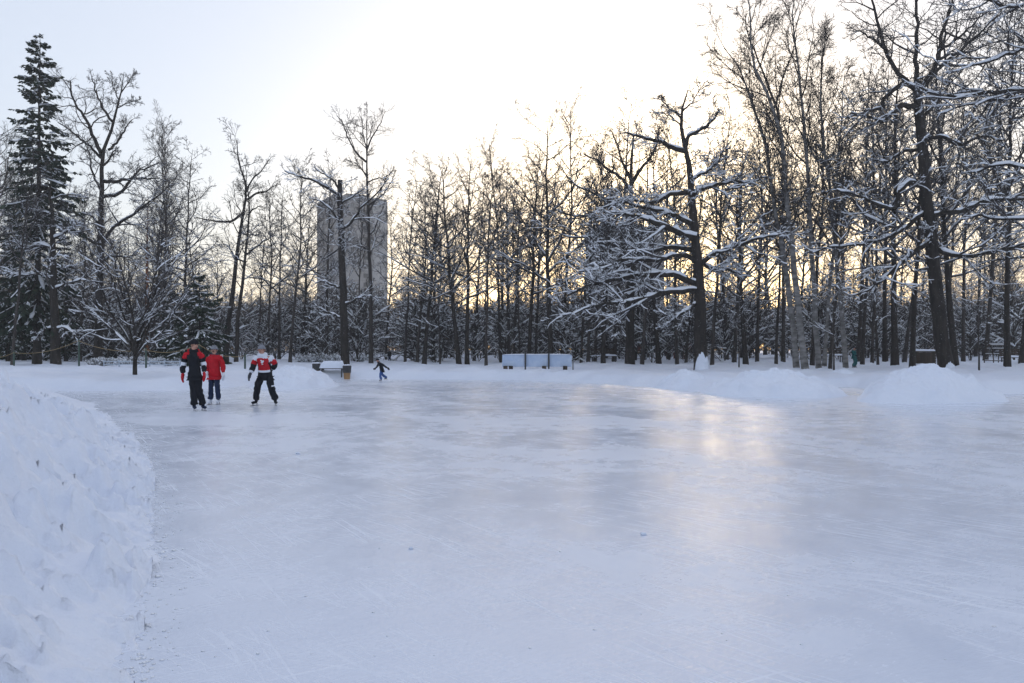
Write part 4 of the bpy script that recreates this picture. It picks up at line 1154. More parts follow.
# ------------------------------------------------------------------ towers
def tower(px0, px1, top, d, label, floors, rot, seed, w_side, lift=1.3):
    x = wx((px0 + px1) / 2, d); z0 = 0.6
    H = wz(top, d) - z0
    o = empty('tower_block', (x, d, z0), label, 'building', None, rot)
    a = w_side
    MB().box((0, 0, H / 2), (a, a, H)).build('wall', M['concrete'], o)
    # the left flank is faced with darker panels
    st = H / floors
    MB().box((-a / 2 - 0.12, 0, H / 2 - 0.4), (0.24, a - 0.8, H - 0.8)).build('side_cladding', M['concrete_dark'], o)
    MB().box((a * 0.36, -a / 2 - 0.5, H / 2 - 0.2), (a * 0.28, 1.0, H - 0.4)).build('projecting_bay', M['concrete_pale'], o)
    pr = MB(); pr.box((0, 0, H + 0.25), (a + 0.3, a + 0.3, 0.5)).build('parapet', M['concrete'], o)
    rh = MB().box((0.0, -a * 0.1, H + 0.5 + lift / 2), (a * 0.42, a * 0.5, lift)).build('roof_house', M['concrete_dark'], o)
    MB().cyl((-a * 0.1, 0, H + 0.5 + lift), (-a * 0.1, 0, H + 0.5 + lift + 2.2), 0.06, n=6).build('aerial', M['metal_dark'], o)
    wm = MB().box((0, 0, 0), (1.5, 0.1, 1.35)).me('window_mesh', M['window'])
    bm = MB().box((0, 0, 0), (0.12, 2.3, 1.05)).me('balcony_mesh', M['concrete'])
    sm = MB().box((0, 0, 0), (0.1, 1.5, 1.3)).me('side_window_mesh', M['window'])
    jm = MB().box((0, 0, 0), (a * 0.86, 0.06, 0.10)).me('joint_mesh', M['concrete_dark'])
    for f in range(floors):
        zc = st * (f + 0.55)
        w = link('window', wm, o, (a * 0.10, -a / 2 - 0.03, zc))
        link('floor_joint', jm, o, (-a * 0.07 - 0.02, -a / 2 - 0.02, st * (f + 1) - 0.05)) if f < floors - 1 else None
        for k in range(4):
            yy = -a / 2 + a * (0.14 + 0.24 * k)
            link('window', sm, o, (-a / 2 - 0.27, yy, zc + 0.15))
            if k % 2 == 0: link('balcony', bm, o, (-a / 2 - 0.75, yy, zc - 0.7))
    return o
tower(315, 388, 203, 262, 'grey concrete tower block standing above the trees left of centre', 17, rad(30), 1, 17.6)
tower(586, 661, 231, 330, 'distant dark tower block half hidden behind the spreading oak', 16, rad(24), 2, 23.0)

# ------------------------------------------------------------------ furniture of the park
def snow_cap(name, parent, c, d, seed=0, n=18):
    u = np.linspace(-1, 1, n); U, W = np.meshgrid(u, u)
    e = (1 - np.abs(U) ** 5) * (1 - np.abs(W) ** 5)
    z = d[2] * e ** 0.5 * (0.8 + 0.6 * fbm(U * 1.7 + seed, W * 1.7 + seed, seed, 3))
    V = np.stack([c[0] + U * d[0] / 2, c[1] + W * d[1] / 2, c[2] + z], -1).reshape(-1, 3)
    return link(name, mesh_np(name, V, grid_faces(n, n), M['snow_pile']), parent)

# pale blue boards
def blue_board():
    d = 45.5; x = wx(537, d); z = gz(x, d)
    o = empty('rink_board', (x, d, z), 'long pale blue board with dark posts beyond the far edge of the ice', 'board')
    h = wz(355.5, d) - z; W = 70 / F * d
    pm = MB().box((0, 0, 0), (W / 3 - 0.03, 0.05, h - 0.12)).me('panel', M['board_blue'], bevel=0.012)
    for k in (-1, 0, 1): link('panel', pm, o, (k * W / 3, 0, 0.16 + (h - 0.12) / 2))
    qm = MB().box((0, 0, 0), (0.09, 0.10, h + 0.15)).me('post', M['metal_dark'])
    for k in (-0.5, 0.5): link('post', qm, o, (k * W / 3, -0.085, (h + 0.15) / 2))
    for k in (-1.35, -1.12, 0.3, 1.2): MB().box((k * W / 3, -0.12, 0.10), (0.24, 0.22, 0.22)).build('foot', M['wood_dark'], o)
    snow_cap('snow_cap', o, (0, 0, h + 0.04), (W, 0.14, 0.06), 3)
blue_board()

# bench between two bins
def bins():
    bodym = MB().cyl((0, 0, -0.1), (0, 0, 0.34), 0.15, 0.19, 14).me('body', M['wood_tan'])
    rimm = MB().cyl((0, 0, 0.342), (0, 0, 0.70), 0.215, 0.235, 14).me('liner', M['metal_dark'])
    lm = MB().cyl((0, 0, 0.70), (0, 0, 0.74), 0.24, 0.2, 14).me('rim', M['metal_dark'])
    for px, d, top, lab in ((316.5, 43.4, 363, 'dark-topped litter bin left of the snowed-up bench'), (347, 43.0, 365, 'dark-topped litter bin with tan base right of the snowed-up bench')):
        x = wx(px, d); h = wz(top, d); z = h - 0.76
        o = empty('litter_bin', (x, d, z), lab, 'bin', 'litter bins by the bench')
        for nm, m in (('body', bodym), ('liner', rimm), ('rim', lm)): link(nm, m, o)
        snow_cap('snow_cap', o, (0, 0, 0.74), (0.34, 0.34, 0.06), 5, 10)
bins()
def bench(px, d, wpx, label, z=None, back=True, snow=0.3, rz=0.0, name='park_bench'):
    x = wx(px, d); z = gz(x, d) if z is None else z
    W = wpx / F * d
    o = empty(name, (x, d, z), label, 'bench', None, rz)
    sl = MB().box((0, 0, 0), (W, 0.09, 0.04)).me('slat', M['wood_dark'], bevel=0.008)
    for k in range(4): link('slat', sl, o, (0, -0.2 + 0.115 * k, 0.45))
    if back:
        for k in range(4): link('slat', sl, o, (0, 0.27 + 0.03 * k, 0.58 + 0.135 * k)).rotation_euler = (rad(75), 0, 0)
    for s in (-1, 1):
        g = MB(); g.box((s * (W / 2 - 0.12), -0.17, 0.16), (0.06, 0.06, 0.53)); g.box((s * (W / 2 - 0.12), 0.22, 0.16), (0.06, 0.06, 0.53)); g.box((s * (W / 2 - 0.12), 0.02, 0.405), (0.05, 0.46, 0.045))
        if back: g.box((s * (W / 2 - 0.12), 0.335, 0.72), (0.05, 0.05, 0.66), 0, rad(-13))
        g.build('leg', M['metal_dark'], o)
    if snow: snow_cap('snow_cap', o, (0, -0.03, 0.47), (W * 1.02, 0.5, snow), px)
    return o
bench(332.5, 43.5, 24, 'bench buried under a thick cap of snow between two bins', z=0.12, back=False, snow=0.46)
bench(832, 60, 22, 'dark slatted bench among the trees behind the birch clump', snow=0.12)
bench(1014, 54, 24, 'dark slatted bench at the right edge with snowy slats', snow=0.12, z=0.62)
bench(604, 62, 26, 'low dark bench under the branches left of the spreading oak', snow=0.15)

# curved slatted climbing frame
def slat_arch():
    d = 56; x = wx(996, d); z = gz(x, d)
    o = empty('climbing_frame', (x, d, z), 'curved slatted wooden climbing frame with snowy rungs left of the right-edge bench', 'climbing frame')
    for s in (-1, 1):
        g = MB(); pts = [(s * 0.5, 0.55 * math.cos(a), 1.35 * math.sin(a)) for a in np.linspace(-0.15, math.pi + 0.15, 11)]
        for a, b in zip(pts[:-1], pts[1:]): g.cyl(a, b, 0.035, n=6)
        g.build('side_rail', M['wood_dark'], o)
    rm = MB().box((0, 0, 0), (1.0, 0.09, 0.05)).me('rung', M['wood_dark'])
    sm = MB().box((0, 0, 0.04), (0.96, 0.08, 0.04)).me('rung_snow', M['snow_branch'], bevel=0.012)
    for a in np.linspace(0.15, math.pi - 0.15, 9):
        r_ = link('rung', rm, o, (0, 0.57 * math.cos(a), 1.38 * math.sin(a))); link('snow', sm, r_, (0, 0, 0.005))
slat_arch()

# dark timber bin with snow on its lid
def timber_box():
    d = 52; x = wx(926, d); z = gz(x, d) - 0.05
    o = empty('timber_box', (x, d, z), 'dark plank box with snow on its lid left of the big right tree', 'box')
    h = wz(352, d) - z; W = 20 / F * d
    MB().box((0, 0.4, h / 2), (W - 0.08, 0.72, h - 0.04)).build('core', M['wood_dark'], o)
    n = 5; pm = MB().box((0, 0, 0), (W, 0.05, h / n - 0.02)).me('plank', M['wood_dark'], bevel=0.008)
    for k in range(n): link('plank', pm, o, (0, 0.0, h / n * (k + 0.5)))
    MB().box((0, 0.38, h + 0.03), (W + 0.12, 0.9, 0.06)).build('lid', M['wood_dark'], o)
    snow_cap('snow_cap', o, (0, 0.38, h + 0.06), (W + 0.1, 0.88, 0.14), 8)
timber_box()

# red-brown play posts behind the oak
def play_frame(px, d, W, h, label, seed):
    x = wx(px, d); z = gz(x, d)
    o = empty('play_frame', (x, d, z), label, 'play frame', 'play frames in the wood')
    for s in (-1, 1):
        MB().box((s * W / 2, 0, h / 2 - 0.1), (0.13, 0.13, h + 0.2)).build('post', M['wood_red'], o)
        MB().box((s * W / 2, 0.7, h / 2 - 0.1), (0.13, 0.13, h + 0.2)).build('post', M['wood_red'], o)
    MB().box((0, 0.35, h * 0.55), (W - 0.15, 0.85, 0.07)).build('platform', M['wood_tan'], o)
    MB().box((0, -0.0, h * 0.80), (W - 0.14, 0.05, h * 0.32)).build('panel', M['wood_red'], o)
    MB().box((0, 0.35, h + 0.05), (W + 0.25, 1.0, 0.08)).build('roof', M['wood_red'], o)
    snow_cap('snow_cap', o, (0, 0.35, h + 0.09), (W + 0.25, 1.0, 0.16), seed)
play_frame(690, 72, 0.75, 1.45, 'small red-brown wooden play frame just left of the spreading oak trunk', 2)
play_frame(672, 74, 0.7, 1.2, 'low red-brown wooden play frame farther left of the oak trunk', 4)
play_frame(640, 70, 0.8, 1.3, 'red-brown wooden play frame behind the broad old oak', 6)

# rope and its posts at the left
RP = [(-22, 46, 352), (14, 46, 352), (79, 46, 340), (146, 44, 349), (199, 43, 343.5), (245, 42, 355)]
def rope_fence():
    tops = []
    for i, (px, d, py) in enumerate(RP):
        x = wx(px, d); z = gz(x, d); t = wz(py, d)
        o = empty('rope_post', (x, d, z), ('green metal post of the rope fence at the far left, outermost', 'green metal post of the rope fence by the left edge', 'green metal post of the rope fence under the tall spruce', 'green metal post of the rope fence right of the round-crowned tree',
                  'post of the rope fence hidden behind the skater in the black jacket', 'post of the rope fence left of the skater in white and red')[i], 'post', 'posts of the rope fence')
        MB().cyl((0, 0, -0.4), (0, 0, t - z), 0.05, n=10).build('shaft', M['metal_green'], o)
        MB().cyl((0, 0, t - z), (0, 0, t - z + 0.06), 0.065, 0.03, 10).build('cap', M['metal_green'], o)
        tops.append((x, d - 0.06, t - 0.04))
    for a, b, lab in zip(tops[:-1], tops[1:], ('sagging yellow rope at the far left edge', 'sagging yellow rope rising to the post under the tall spruce', 'sagging yellow rope falling right from the post under the tall spruce', 'sagging yellow rope left of the black-jacketed skater', 'sagging yellow rope behind the skater in the red jacket')):
        n = 16; t = np.linspace(0, 1, n)[:, None]
        P = np.array(a) * (1 - t) + np.array(b) * t
        P[:, 2] -= 0.28 * 4 * t[:, 0] * (1 - t[:, 0])
        V, Fq = tubes(P[None], np.full((1, n), 0.013), 6)
        tag(link('rope', mesh_np('rope', V, Fq, M['rope'])), lab, 'rope', 'ropes of the rope fence')
rope_fence()

# low pale railing with a snowed-up hedge at the left
def railing(px0, px1, d, label, top=361.5, posts=6):
    x0, x1 = wx(px0, d), wx(px1, d); xm = (x0 + x1) / 2; z = gz(xm, d)
    o = empty('railing', (xm, d, z), label, 'railing', 'low railings')
    h = wz(top, d) - z; L = x1 - x0
    for f in (0.45, 1.0): MB().box((0, 0, h * f), (L, 0.05, 0.06)).build('rail', M['rail'], o)
    pm = MB().box((0, 0, (h - 0.25) / 2), (0.06, 0.062, h + 0.45)).me('post', M['rail'])
    for k in range(posts): link('post', pm, o, (-L / 2 + L * k / (posts - 1), 0.0, 0.0))
    return o
railing(104, 180, 47, 'low pale railing behind the round-crowned tree')
def hedge(px0, px1, d, top, label, seed):
    r = np.random.default_rng(seed)
    x0, x1 = wx(px0, d), wx(px1, d); xm = (x0 + x1) / 2; z = gz(xm, d); L = x1 - x0; h = wz(top, d) - z
    o = empty('hedge', (xm, d, z), label, 'hedge', 'snow-covered hedges')
    n = int(L * 55)
    P0 = np.stack([r.uniform(-L / 2, L / 2, n), r.uniform(-0.35, 0.35, n), np.full(n, -0.1)], 1)
    D = unit(np.stack([r.normal(0, 0.3, n), r.normal(0, 0.3, n), np.ones(n)], 1)); hh = h * r.uniform(0.7, 1.05, n)
    P = P0[:, None, :] + D[:, None, :] * hh[:, None, None] * np.linspace(0, 1, 4)[None, :, None]; P[:, 1:3] += r.normal(0, 0.05, (n, 2, 3))
    R = np.full((n, 4), 0.012)
    g, s = Geo(), Geo(); g.add(*tubes(P, R, 3))
    p, q = grow(r, P, R, 5, 0.3, 1.0, 0.35, 0.4, 55, 14, 3, 0.02, 0.0, 0.2, 0.008)
    g.add(*tubes(p, q, 3)); s.add(*snow_tubes(p, q, r, 2.6, keep=0.8, sides=4))
    link('twigs', g.me('hedge_twigs', M['hedge']), o); link('snow_cover', s.me('hedge_snow', M['snow_branch']), o)['kind'] = 'stuff'
hedge(92, 182, 50, 356, 'snow-covered hedge behind the low railing at the left', 1)
hedge(298, 338, 62, 353, 'dark snow-topped hedge behind the snowed-up bench', 2)
hedge(352, 378, 64, 354, 'short snow-topped hedge at the foot of the tall forked tree', 3)

# ------------------------------------------------------------------ people
def skin_obj(name, verts, edges, radii, mats, parent, sub=2, root=0, classify=None):
    me = bpy.data.meshes.new(name + '_cage')
    me.from_pydata([tuple(v) for v in verts], edges, [])
    o = bpy.data.objects.new(name, me); col.objects.link(o)
    o.modifiers.new('skin', 'SKIN')
    sk = me.skin_vertices[0].data
    for i, rr_ in enumerate(radii):
        rr_ = rr_ if isinstance(rr_, tuple) else (rr_, rr_)
        sk[i].radius = rr_
        sk[i].use_root = (i == root)
    o.modifiers['skin'].branch_smoothing = 0.6
    sb = o.modifiers.new('sub', 'SUBSURF'); sb.levels = sub; sb.render_levels = sub
    bpy.context.view_layer.update()
    ev = o.evaluated_get(bpy.context.evaluated_depsgraph_get())
    nm = bpy.data.meshes.new_from_object(ev)
    o.modifiers.clear(); o.data = nm; bpy.data.meshes.remove(me)
    nm.materials.clear()
    if name in ('jacket', 'trousers'):
        nv = len(nm.vertices); co = np.empty(nv * 3, np.float32); nm.vertices.foreach_get('co', co); co = co.reshape(-1, 3)
        no = np.array([v.normal[:] for v in nm.vertices])
        d_ = 0.030 * vnoise(co[:, 0] * 9 + co[:, 1] * 7, co[:, 2] * 15 + co[:, 0] * 5, 5) + 0.018 * vnoise(co[:, 0] * 22 + co[:, 1] * 18, co[:, 2] * 30, 9)
        nm.vertices.foreach_set('co', (co + no * d_[:, None]).astype(np.float32).ravel()); nm.update()
    for m in mats: nm.materials.append(m)
    for p in nm.polygons:
        p.use_smooth = True
        if classify: p.material_index = classify(p.center)
    if parent: o.parent = parent
    return o

def seg_param(p, a, b):
    a, b = Vector(a), Vector(b); t = (p - a).dot(b - a) / (b - a).length_squared
    t = max(0, min(1, t)); return (p - (a + (b - a) * t)).length, t

def glove(name, wrist, dirv, mat, parent, side, s=1.0):
    d = Vector(dirv).normalized(); w = Vector(wrist)
    ax = Vector((0, -1, 0)); ax = (ax - d * ax.dot(d)).normalized(); n = d.cross(ax)
    V = [w - d * 0.03, w + d * 0.03 * s, w + d * 0.075 * s]; E = [(0, 1), (1, 2)]; R = [0.036 * s, (0.036 * s, 0.042 * s), (0.034 * s, 0.045 * s)]
    for k, (off, L) in enumerate(((-0.036, 0.060), (-0.012, 0.075), (0.012, 0.070), (0.036, 0.055))):
        b = len(V); base = w + d * 0.09 * s + ax * off * s
        V += [base, base + d * L * 0.55 * s + n * side * 0.008, base + d * L * s + n * side * 0.03]
        E += [(2, b), (b, b + 1), (b + 1, b + 2)]; R += [0.016 * s, 0.014 * s, 0.011 * s]
    b = len(V); V += [w + d * 0.05 * s - ax * 0.05 * s, w + d * 0.085 * s - ax * 0.068 * s]; E += [(1, b), (b, b + 1)]; R += [0.018 * s, 0.014 * s]
    return skin_obj(name, V, E, R, [M[mat]], parent, 1)

def skate(ankle, yaw, mat, parent, s=1.0):
    """boot with its blade, toe along the local -Y axis turned by yaw"""
    g = empty('skate_tmp', (0, 0, 0)); bpy.data.objects.remove(g)
    R_ = Matrix.Rotation(yaw, 3, 'Z'); a = Vector(ankle)
    def T(v): return a + R_ @ (Vector(v) * s)
    V = [T((0, 0.02, 0.10)), T((0, 0.02, 0.0)), T((0, 0.03, -0.055)), T((0, -0.07, -0.06)), T((0, -0.15, -0.068))]
    o = skin_obj('skate', V, [(0, 1), (1, 2), (2, 3), (3, 4)], [0.055 * s, 0.05 * s, (0.045 * s, 0.045 * s), (0.044 * s, 0.036 * s), (0.04 * s, 0.026 * s)], [M[mat]], parent, 1)
    b = MB()
    for y in (0.05, -0.10):
        b.box(T((0, y, -0.108)), (0.016 * s, 0.05 * s, 0.05 * s), yaw)
    b.box(T((0, -0.04, -0.139)), (0.006, 0.31 * s, 0.026 * s), yaw)
    link('blade', b.me('blade', M['steel']), o)
    return o

def person(px, d, H, yaw, label, pose, jacket, trousers, hat, hatmat, gl, bootmat, name='person', ground=0.0, skates=True, head_yaw=0.0, scarf=None):
    """pose: joint positions for a 1.75 m figure that faces -Y"""
    s = H / 1.75
    x = wx(px, d)
    o = empty(name, (x, d, ground), label, 'person', None, yaw)
    J = {k: Vector(v) * s for k, v in pose.items() if not k.startswith('toe')}
    # continuous body
    hd = J['head']; nk = J['neck']
    hr = Matrix.Rotation(head_yaw, 3, 'Z')
    def hv(v): return hd + hr @ (Vector(v) * s)
    names = ['pelvis', 'waist', 'chest', 'neck']
    V = [J[n] for n in names]; E = [(0, 1), (1, 2), (2, 3)]
    R = [(0.13 * s, 0.10 * s), (0.125 * s, 0.095 * s), (0.14 * s, 0.105 * s), 0.068 * s]
    b = len(V); V += [hv((0, 0.0, -0.06)), hv((0, 0.0, 0.01)), hv((0, 0.012, 0.08)), hv((0, -0.088, -0.012))]
    E += [(3, b), (b, b + 1), (b + 1, b + 2), (b + 1, b + 3)]; R += [0.082 * s, 0.102 * s, 0.085 * s, 0.020 * s]
    for sd in ('l', 'r'):
        b = len(V); V += [J['sh_' + sd], J['el_' + sd], J['wr_' + sd]]; E += [(2, b), (b, b + 1), (b + 1, b + 2)]; R += [0.055 * s, 0.042 * s, 0.03 * s]
        b = len(V); V += [J['hip_' + sd], J['kn_' + sd], J['an_' + sd]]; E += [(0, b), (b, b + 1), (b + 1, b + 2)]; R += [0.08 * s, 0.055 * s, 0.042 * s]
    skin_obj('body', V, E, R, [M['skin']], o, 2)
    for e in (-1, 1):
        eo = MB().cyl(hv((e * 0.03, -0.074, 0.022)), hv((e * 0.03, -0.086, 0.022)), 0.012 * s, 0.008 * s, 8).build('eye', M['eye'], o)
        ear = MB().cyl(hv((e * 0.078, 0.0, -0.005)), hv((e * 0.096, 0.012, 0.0)), 0.028 * s, 0.02 * s, 10).build('ear', M['skin'], o, True)
    MB().box(hv((0, -0.081, -0.05)), (0.045 * s, 0.012 * s, 0.010 * s), head_yaw).build('mouth', M['wood_red'], o)
    # hat: a shell over the crown of the head
    n, a = 9, 20
    th = np.linspace(0, 1.62, n)[:, None]; ph = np.linspace(0, 2 * math.pi, a)[None, :]
    fold = 1 + 0.06 * (th > 1.3)
    hx_ = np.sin(th) * np.cos(ph) * 0.104 * fold; hy_ = np.sin(th) * np.sin(ph) * 0.116 * fold + 0.012; hz_ = np.cos(th) * 0.122 * np.ones_like(ph) + 0.036
    hvv = np.stack([hx_, hy_, hz_], -1).reshape(-1, 3) * s
    rot = np.array(hr); hvv = hvv @ rot.T + np.array(hd)
    link('hat', mesh_np('hat', hvv, grid_faces(n, a)[:, ::-1], M[hatmat]), o)
    # jacket
    V = [J['pelvis'] + Vector((0, 0, -0.06 * s)), J['waist'], J['chest'], J['neck'] + Vector((0, 0, -0.03 * s)), J['neck'] + Vector((0, 0, 0.06 * s)), J['pelvis'] + Vector((0, 0, -0.13 * s)), J['pelvis'] + Vector((0, 0, -0.15 * s))]
    E = [(0, 1), (1, 2), (2, 3), (3, 4), (0, 5), (5, 6)]; w = jacket.get('w', 1.0)
    R = [(0.205 * s * w, 0.16 * s * w), (0.20 * s * w, 0.155 * s * w), (0.215 * s * w, 0.16 * s * w), 0.12 * s, 0.095 * s, (0.205 * s * w, 0.165 * s * w), (0.20 * s * w, 0.16 * s * w)]
    for sd in ('l', 'r'):
        b = len(V); V += [J['sh_' + sd], J['el_' + sd], J['wr_' + sd]]; E += [(2, b), (b, b + 1), (b + 1, b + 2)]; R += [0.098 * s * w, 0.080 * s * w, 0.066 * s * w]
    arms = [(J['sh_' + q], J['el_' + q], J['wr_' + q]) for q in 'lr']
    fn = jacket['f']
    def cls(p):
        best, loc_ = 1e9, ('torso', 0)
        dd, t = seg_param(p, J['pelvis'], J['neck']); best = dd - 0.11 * s; loc_ = ('torso', t)
        for (A, B, C) in arms:
            for nm_, (u, v) in (('upper', (A, B)), ('fore', (B, C))):
                d_, t_ = seg_param(p, u, v); d_ -= 0.05 * s
                if d_ < best: best, loc_ = d_, (nm_, t_)
        q = (p - J['pelvis']) / s
        return fn(loc_[0], loc_[1], q)
    skin_obj('jacket', V, E, R, [M[m] for m in jacket['mats']], o, 2, 0, cls)
    # trousers
    V = [J['pelvis'] + Vector((0, 0, 0.12 * s)), J['pelvis'] + Vector((0, 0, -0.04 * s))]; E = [(0, 1)]; R = [(0.165 * s, 0.13 * s), (0.17 * s, 0.135 * s)]
    for sd in ('l', 'r'):
        b = len(V); hem = J['an_' + sd] + (J['kn_' + sd] - J['an_' + sd]).normalized() * 0.02 * s
        up_ = (J['kn_' + sd] - hem).normalized() * 0.035 * s
        V += [J['hip_' + sd], J['kn_' + sd], (J['kn_' + sd] + hem) / 2, hem + up_, hem - up_ * 0.6]; E += [(1, b), (b, b + 1), (b + 1, b + 2), (b + 2, b + 3), (b + 3, b + 4)]; tw = trousers.get('w', 1.0)
        R += [0.112 * s * tw, 0.092 * s * tw, 0.090 * s * tw, 0.092 * s * tw, 0.092 * s * tw]
    tf = trousers.get('f')
    skin_obj('trousers', V, E, R, [M[m] for m in trousers['mats']], o, 2, 0, (lambda p: tf((p) / s)) if tf else None)
    for sd, sg in (('l', 1), ('r', -1)):
        glove('glove', J['wr_' + sd], J['wr_' + sd] - J['el_' + sd], gl, o, sg, 1.45 * s)
        if skates: skate(J['an_' + sd], pose.get('toe_' + sd, (0,))[0] if 'toe_' + sd in pose else 0.0, bootmat, o, s)
        else: skate(J['an_' + sd], 0.0, bootmat, o, s)
    return o

AN = 0.152   # ankle height over the ice on skates
def stand(**k):
    p = dict(pelvis=(0, 0, 1.0), waist=(0, 0, 1.17), chest=(0, 0.01, 1.37), neck=(0, 0.0, 1.52), head=(0, -0.02, 1.645),
             sh_l=(0.185, 0.01, 1.43), el_l=(0.25, 0.03, 1.16), wr_l=(0.25, -0.05, 0.94), sh_r=(-0.185, 0.01, 1.43), el_r=(-0.25, 0.03, 1.16), wr_r=(-0.25, -0.05, 0.94),
             hip_l=(0.095, 0, 0.93), kn_l=(0.105, -0.03, 0.55), an_l=(0.11, 0.02, AN), hip_r=(-0.095, 0, 0.93), kn_r=(-0.105, -0.03, 0.55), an_r=(-0.11, 0.02, AN))
    p.update(k); return p

def d_at(py): return CH * F / (py - HZ)

# skater in black with red shoulders, half turned, looking to the right
p1 = stand(pelvis=(0.02, 0, 1.0), hip_l=(0.10, 0, 0.93), hip_r=(-0.08, 0, 0.93), kn_l=(0.10, -0.02, 0.55), kn_r=(0.0, -0.05, 0.55), an_l=(0.20, 0.05, AN), an_r=(-0.005, 0.0, AN),
           chest=(-0.03, 0.01, 1.37), neck=(-0.02, 0, 1.53), head=(0.005, -0.02, 1.655), sh_l=(0.155, 0.0, 1.44), sh_r=(-0.22, 0.02, 1.43),
           el_r=(-0.285, 0.05, 1.17), wr_r=(-0.285, 0.0, 0.95), el_l=(0.215, 0.04, 1.17), wr_l=(0.235, -0.02, 0.97))
p1['toe_l'] = (rad(38),); p1['toe_r'] = (rad(25),)
def j1(part, t, q):
    if part == 'torso': return 1 if (q.z > 0.40 and abs(q.x + 0.03) > 0.105) else 0
    if part == 'upper': return 1 if t < 0.36 else 2 if t > 0.76 else 0
    return 2 if t < 0.22 else 0
person(194.5, d_at(411), 1.80, rad(8), 'skater in a black jacket with red shoulders, dark hat and red gloves', p1, dict(mats=['cl_black', 'cl_red', 'cl_white'], f=j1, w=0.92),
       dict(mats=['cl_black'], w=1.08), 1, 'cl_black', 'cl_red', 'cl_navy', head_yaw=rad(55))

# skater in the red jacket
p2 = stand(kn_l=(0.10, -0.03, 0.55), an_l=(0.115, 0.04, AN), kn_r=(-0.10, -0.02, 0.55), an_r=(-0.125, 0.0, AN), el_r=(-0.26, 0.02, 1.17), wr_r=(-0.19, -0.12, 1.0), el_l=(0.25, 0.03, 1.17), wr_l=(0.285, -0.03, 0.96))
person(214.5, d_at(404.5), 1.67, rad(-6), 'skater in a plain red jacket, navy trousers and grey knitted hat', p2, dict(mats=['cl_red', 'cl_dkgrey'], f=lambda a, t, q: 1 if (a == 'torso' and t > 0.98) else 0, w=0.98),
       dict(mats=['cl_navy'], w=0.9), 1, 'cl_grey', 'cl_white', 'cl_white', head_yaw=rad(10))

# skater gliding forward, legs apart, one arm behind the back
p3 = stand(pelvis=(0.0, 0.10, 0.94), waist=(-0.005, 0.03, 1.10), chest=(-0.01, -0.08, 1.28), neck=(-0.01, -0.17, 1.42), head=(-0.01, -0.235, 1.535),
           sh_r=(-0.205, -0.08, 1.34), el_r=(-0.30, -0.03, 1.10), wr_r=(-0.34, -0.13, 0.91), sh_l=(0.185, -0.07, 1.34), el_l=(0.285, 0.10, 1.13), wr_l=(0.14, 0.20, 1.00),
           hip_l=(0.10, 0.09, 0.88), hip_r=(-0.10, 0.09, 0.88), kn_l=(0.20, -0.08, 0.54), kn_r=(-0.17, -0.08, 0.54), an_l=(0.285, 0.06, AN), an_r=(-0.255, 0.04, AN))
p3['toe_l'] = (rad(28),); p3['toe_r'] = (rad(-28),)
def j3(part, t, q):
    if part == 'torso':
        if q.z > 0.375: return 0
        if q.z < 0.03: return 0 if q.z > -0.02 else 2
        if abs(q.x) > 0.145 and q.z < 0.26: return 2
        if q.y < 0.0 and abs(q.x) < 0.022 + 0.02 * (q.z > 0.26) and 0.19 < q.z < 0.31: return 0
        return 1
    if part == 'upper': return 0 if t < 0.30 else 1 if t < 0.75 else 2
    return 2 if t < 0.75 else 0
def t3(q):
    c = 0.52 + 0.06 * abs(q.x) * 6 - 0.06
    return 1 if abs(q.z - c) < 0.013 and q.y < 0.02 and abs(q.x) > 0.24 else 0
person(264.5, d_at(405.8), 1.80, rad(0), 'skater in a white and red jersey gliding forward with legs apart', p3, dict(mats=['cl_white', 'cl_red', 'cl_black'], f=j3, w=1.02),
       dict(mats=['cl_black', 'cl_white'], w=1.08, f=t3), 1, 'cl_grey', 'cl_dkgrey', 'cl_black')

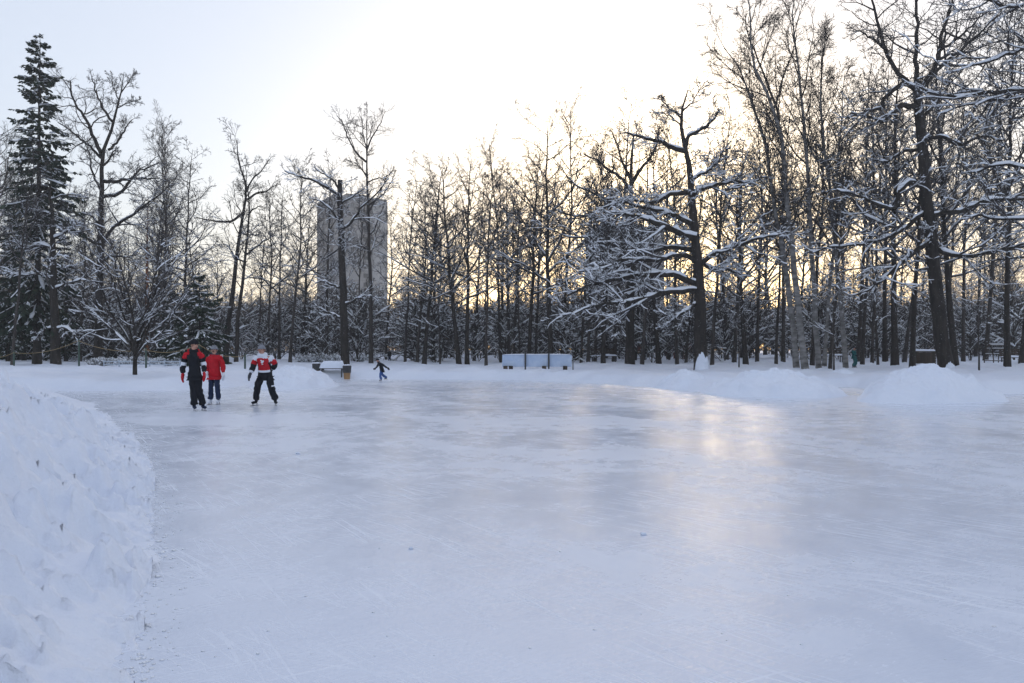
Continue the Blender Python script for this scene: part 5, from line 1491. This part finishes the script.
# far child pushing off towards the left, leaning forward
p4 = stand(pelvis=(0, 0.06, 0.90), waist=(0, -0.02, 1.08), chest=(0, -0.13, 1.27), neck=(0, -0.22, 1.40), head=(0, -0.28, 1.50), sh_l=(0.17, -0.14, 1.33), sh_r=(-0.17, -0.14, 1.33),
           el_l=(0.27, 0.12, 1.14), wr_l=(0.33, 0.33, 0.98), el_r=(-0.26, -0.22, 1.10), wr_r=(-0.22, -0.38, 0.98), hip_l=(0.095, 0.05, 0.85), hip_r=(-0.095, 0.05, 0.85),
           kn_l=(0.11, -0.12, 0.54), an_l=(0.10, -0.06, AN), kn_r=(-0.12, 0.05, 0.52), an_r=(-0.16, 0.38, AN + 0.10))
person(381.5, 40.2, 1.22, rad(-68), 'small distant skater in a black jacket and blue trousers leaning forward', p4, dict(mats=['cl_black'], f=lambda a, t, q: 0, w=1.0), dict(mats=['cl_blue'], w=1.05), 1, 'cl_black', 'cl_black', 'cl_navy')

# child in teal on the heap and a dark figure on the path
p5 = stand(el_r=(-0.26, -0.06, 1.17), wr_r=(-0.15, -0.22, 1.08), kn_l=(0.10, -0.18, 0.58), an_l=(0.11, -0.02, AN), kn_r=(-0.10, -0.14, 0.56))
xg = wx(854, 46); person(854, 46, 1.18, rad(35), 'figure in teal clothes among the trunks right of the birch clump', p5, dict(mats=['cl_teal'], f=lambda a, t, q: 0), dict(mats=['cl_teal'], w=1.1), 1, 'cl_dkgrey', 'cl_black', 'cl_black', ground=gz(xg, 46) + 0.02)
xg = wx(389.5, 66); person(389.5, 66, 0.98, rad(170), 'tiny dark-coated figure on the snowy path behind the distant skater', stand(), dict(mats=['cl_black'], f=lambda a, t, q: 0), dict(mats=['cl_navy']), 1, 'cl_black', 'cl_black', 'cl_black', ground=gz(xg, 66) + 0.02)

# ------------------------------------------------------------------ thin frosty air
hm = bpy.data.materials.new('frosty_air'); hm.use_nodes = True
hn, hl = hm.node_tree.nodes, hm.node_tree.links
hn.remove(hn['Principled BSDF'])
pv = hn.new('ShaderNodeVolumePrincipled')
pv.inputs['Color'].default_value = (0.92, 0.94, 0.97, 1)
pv.inputs['Density'].default_value = 0.0010
pv.inputs['Anisotropy'].default_value = 0.2
hl.new(pv.outputs['Volume'], hn['Material Output'].inputs['Volume'])
hz = MB().box((0, 160, 29), (700, 460, 62)).build('haze', hm)
hz['kind'] = 'stuff'; hz['label'] = 'thin frosty haze in the air over the park'
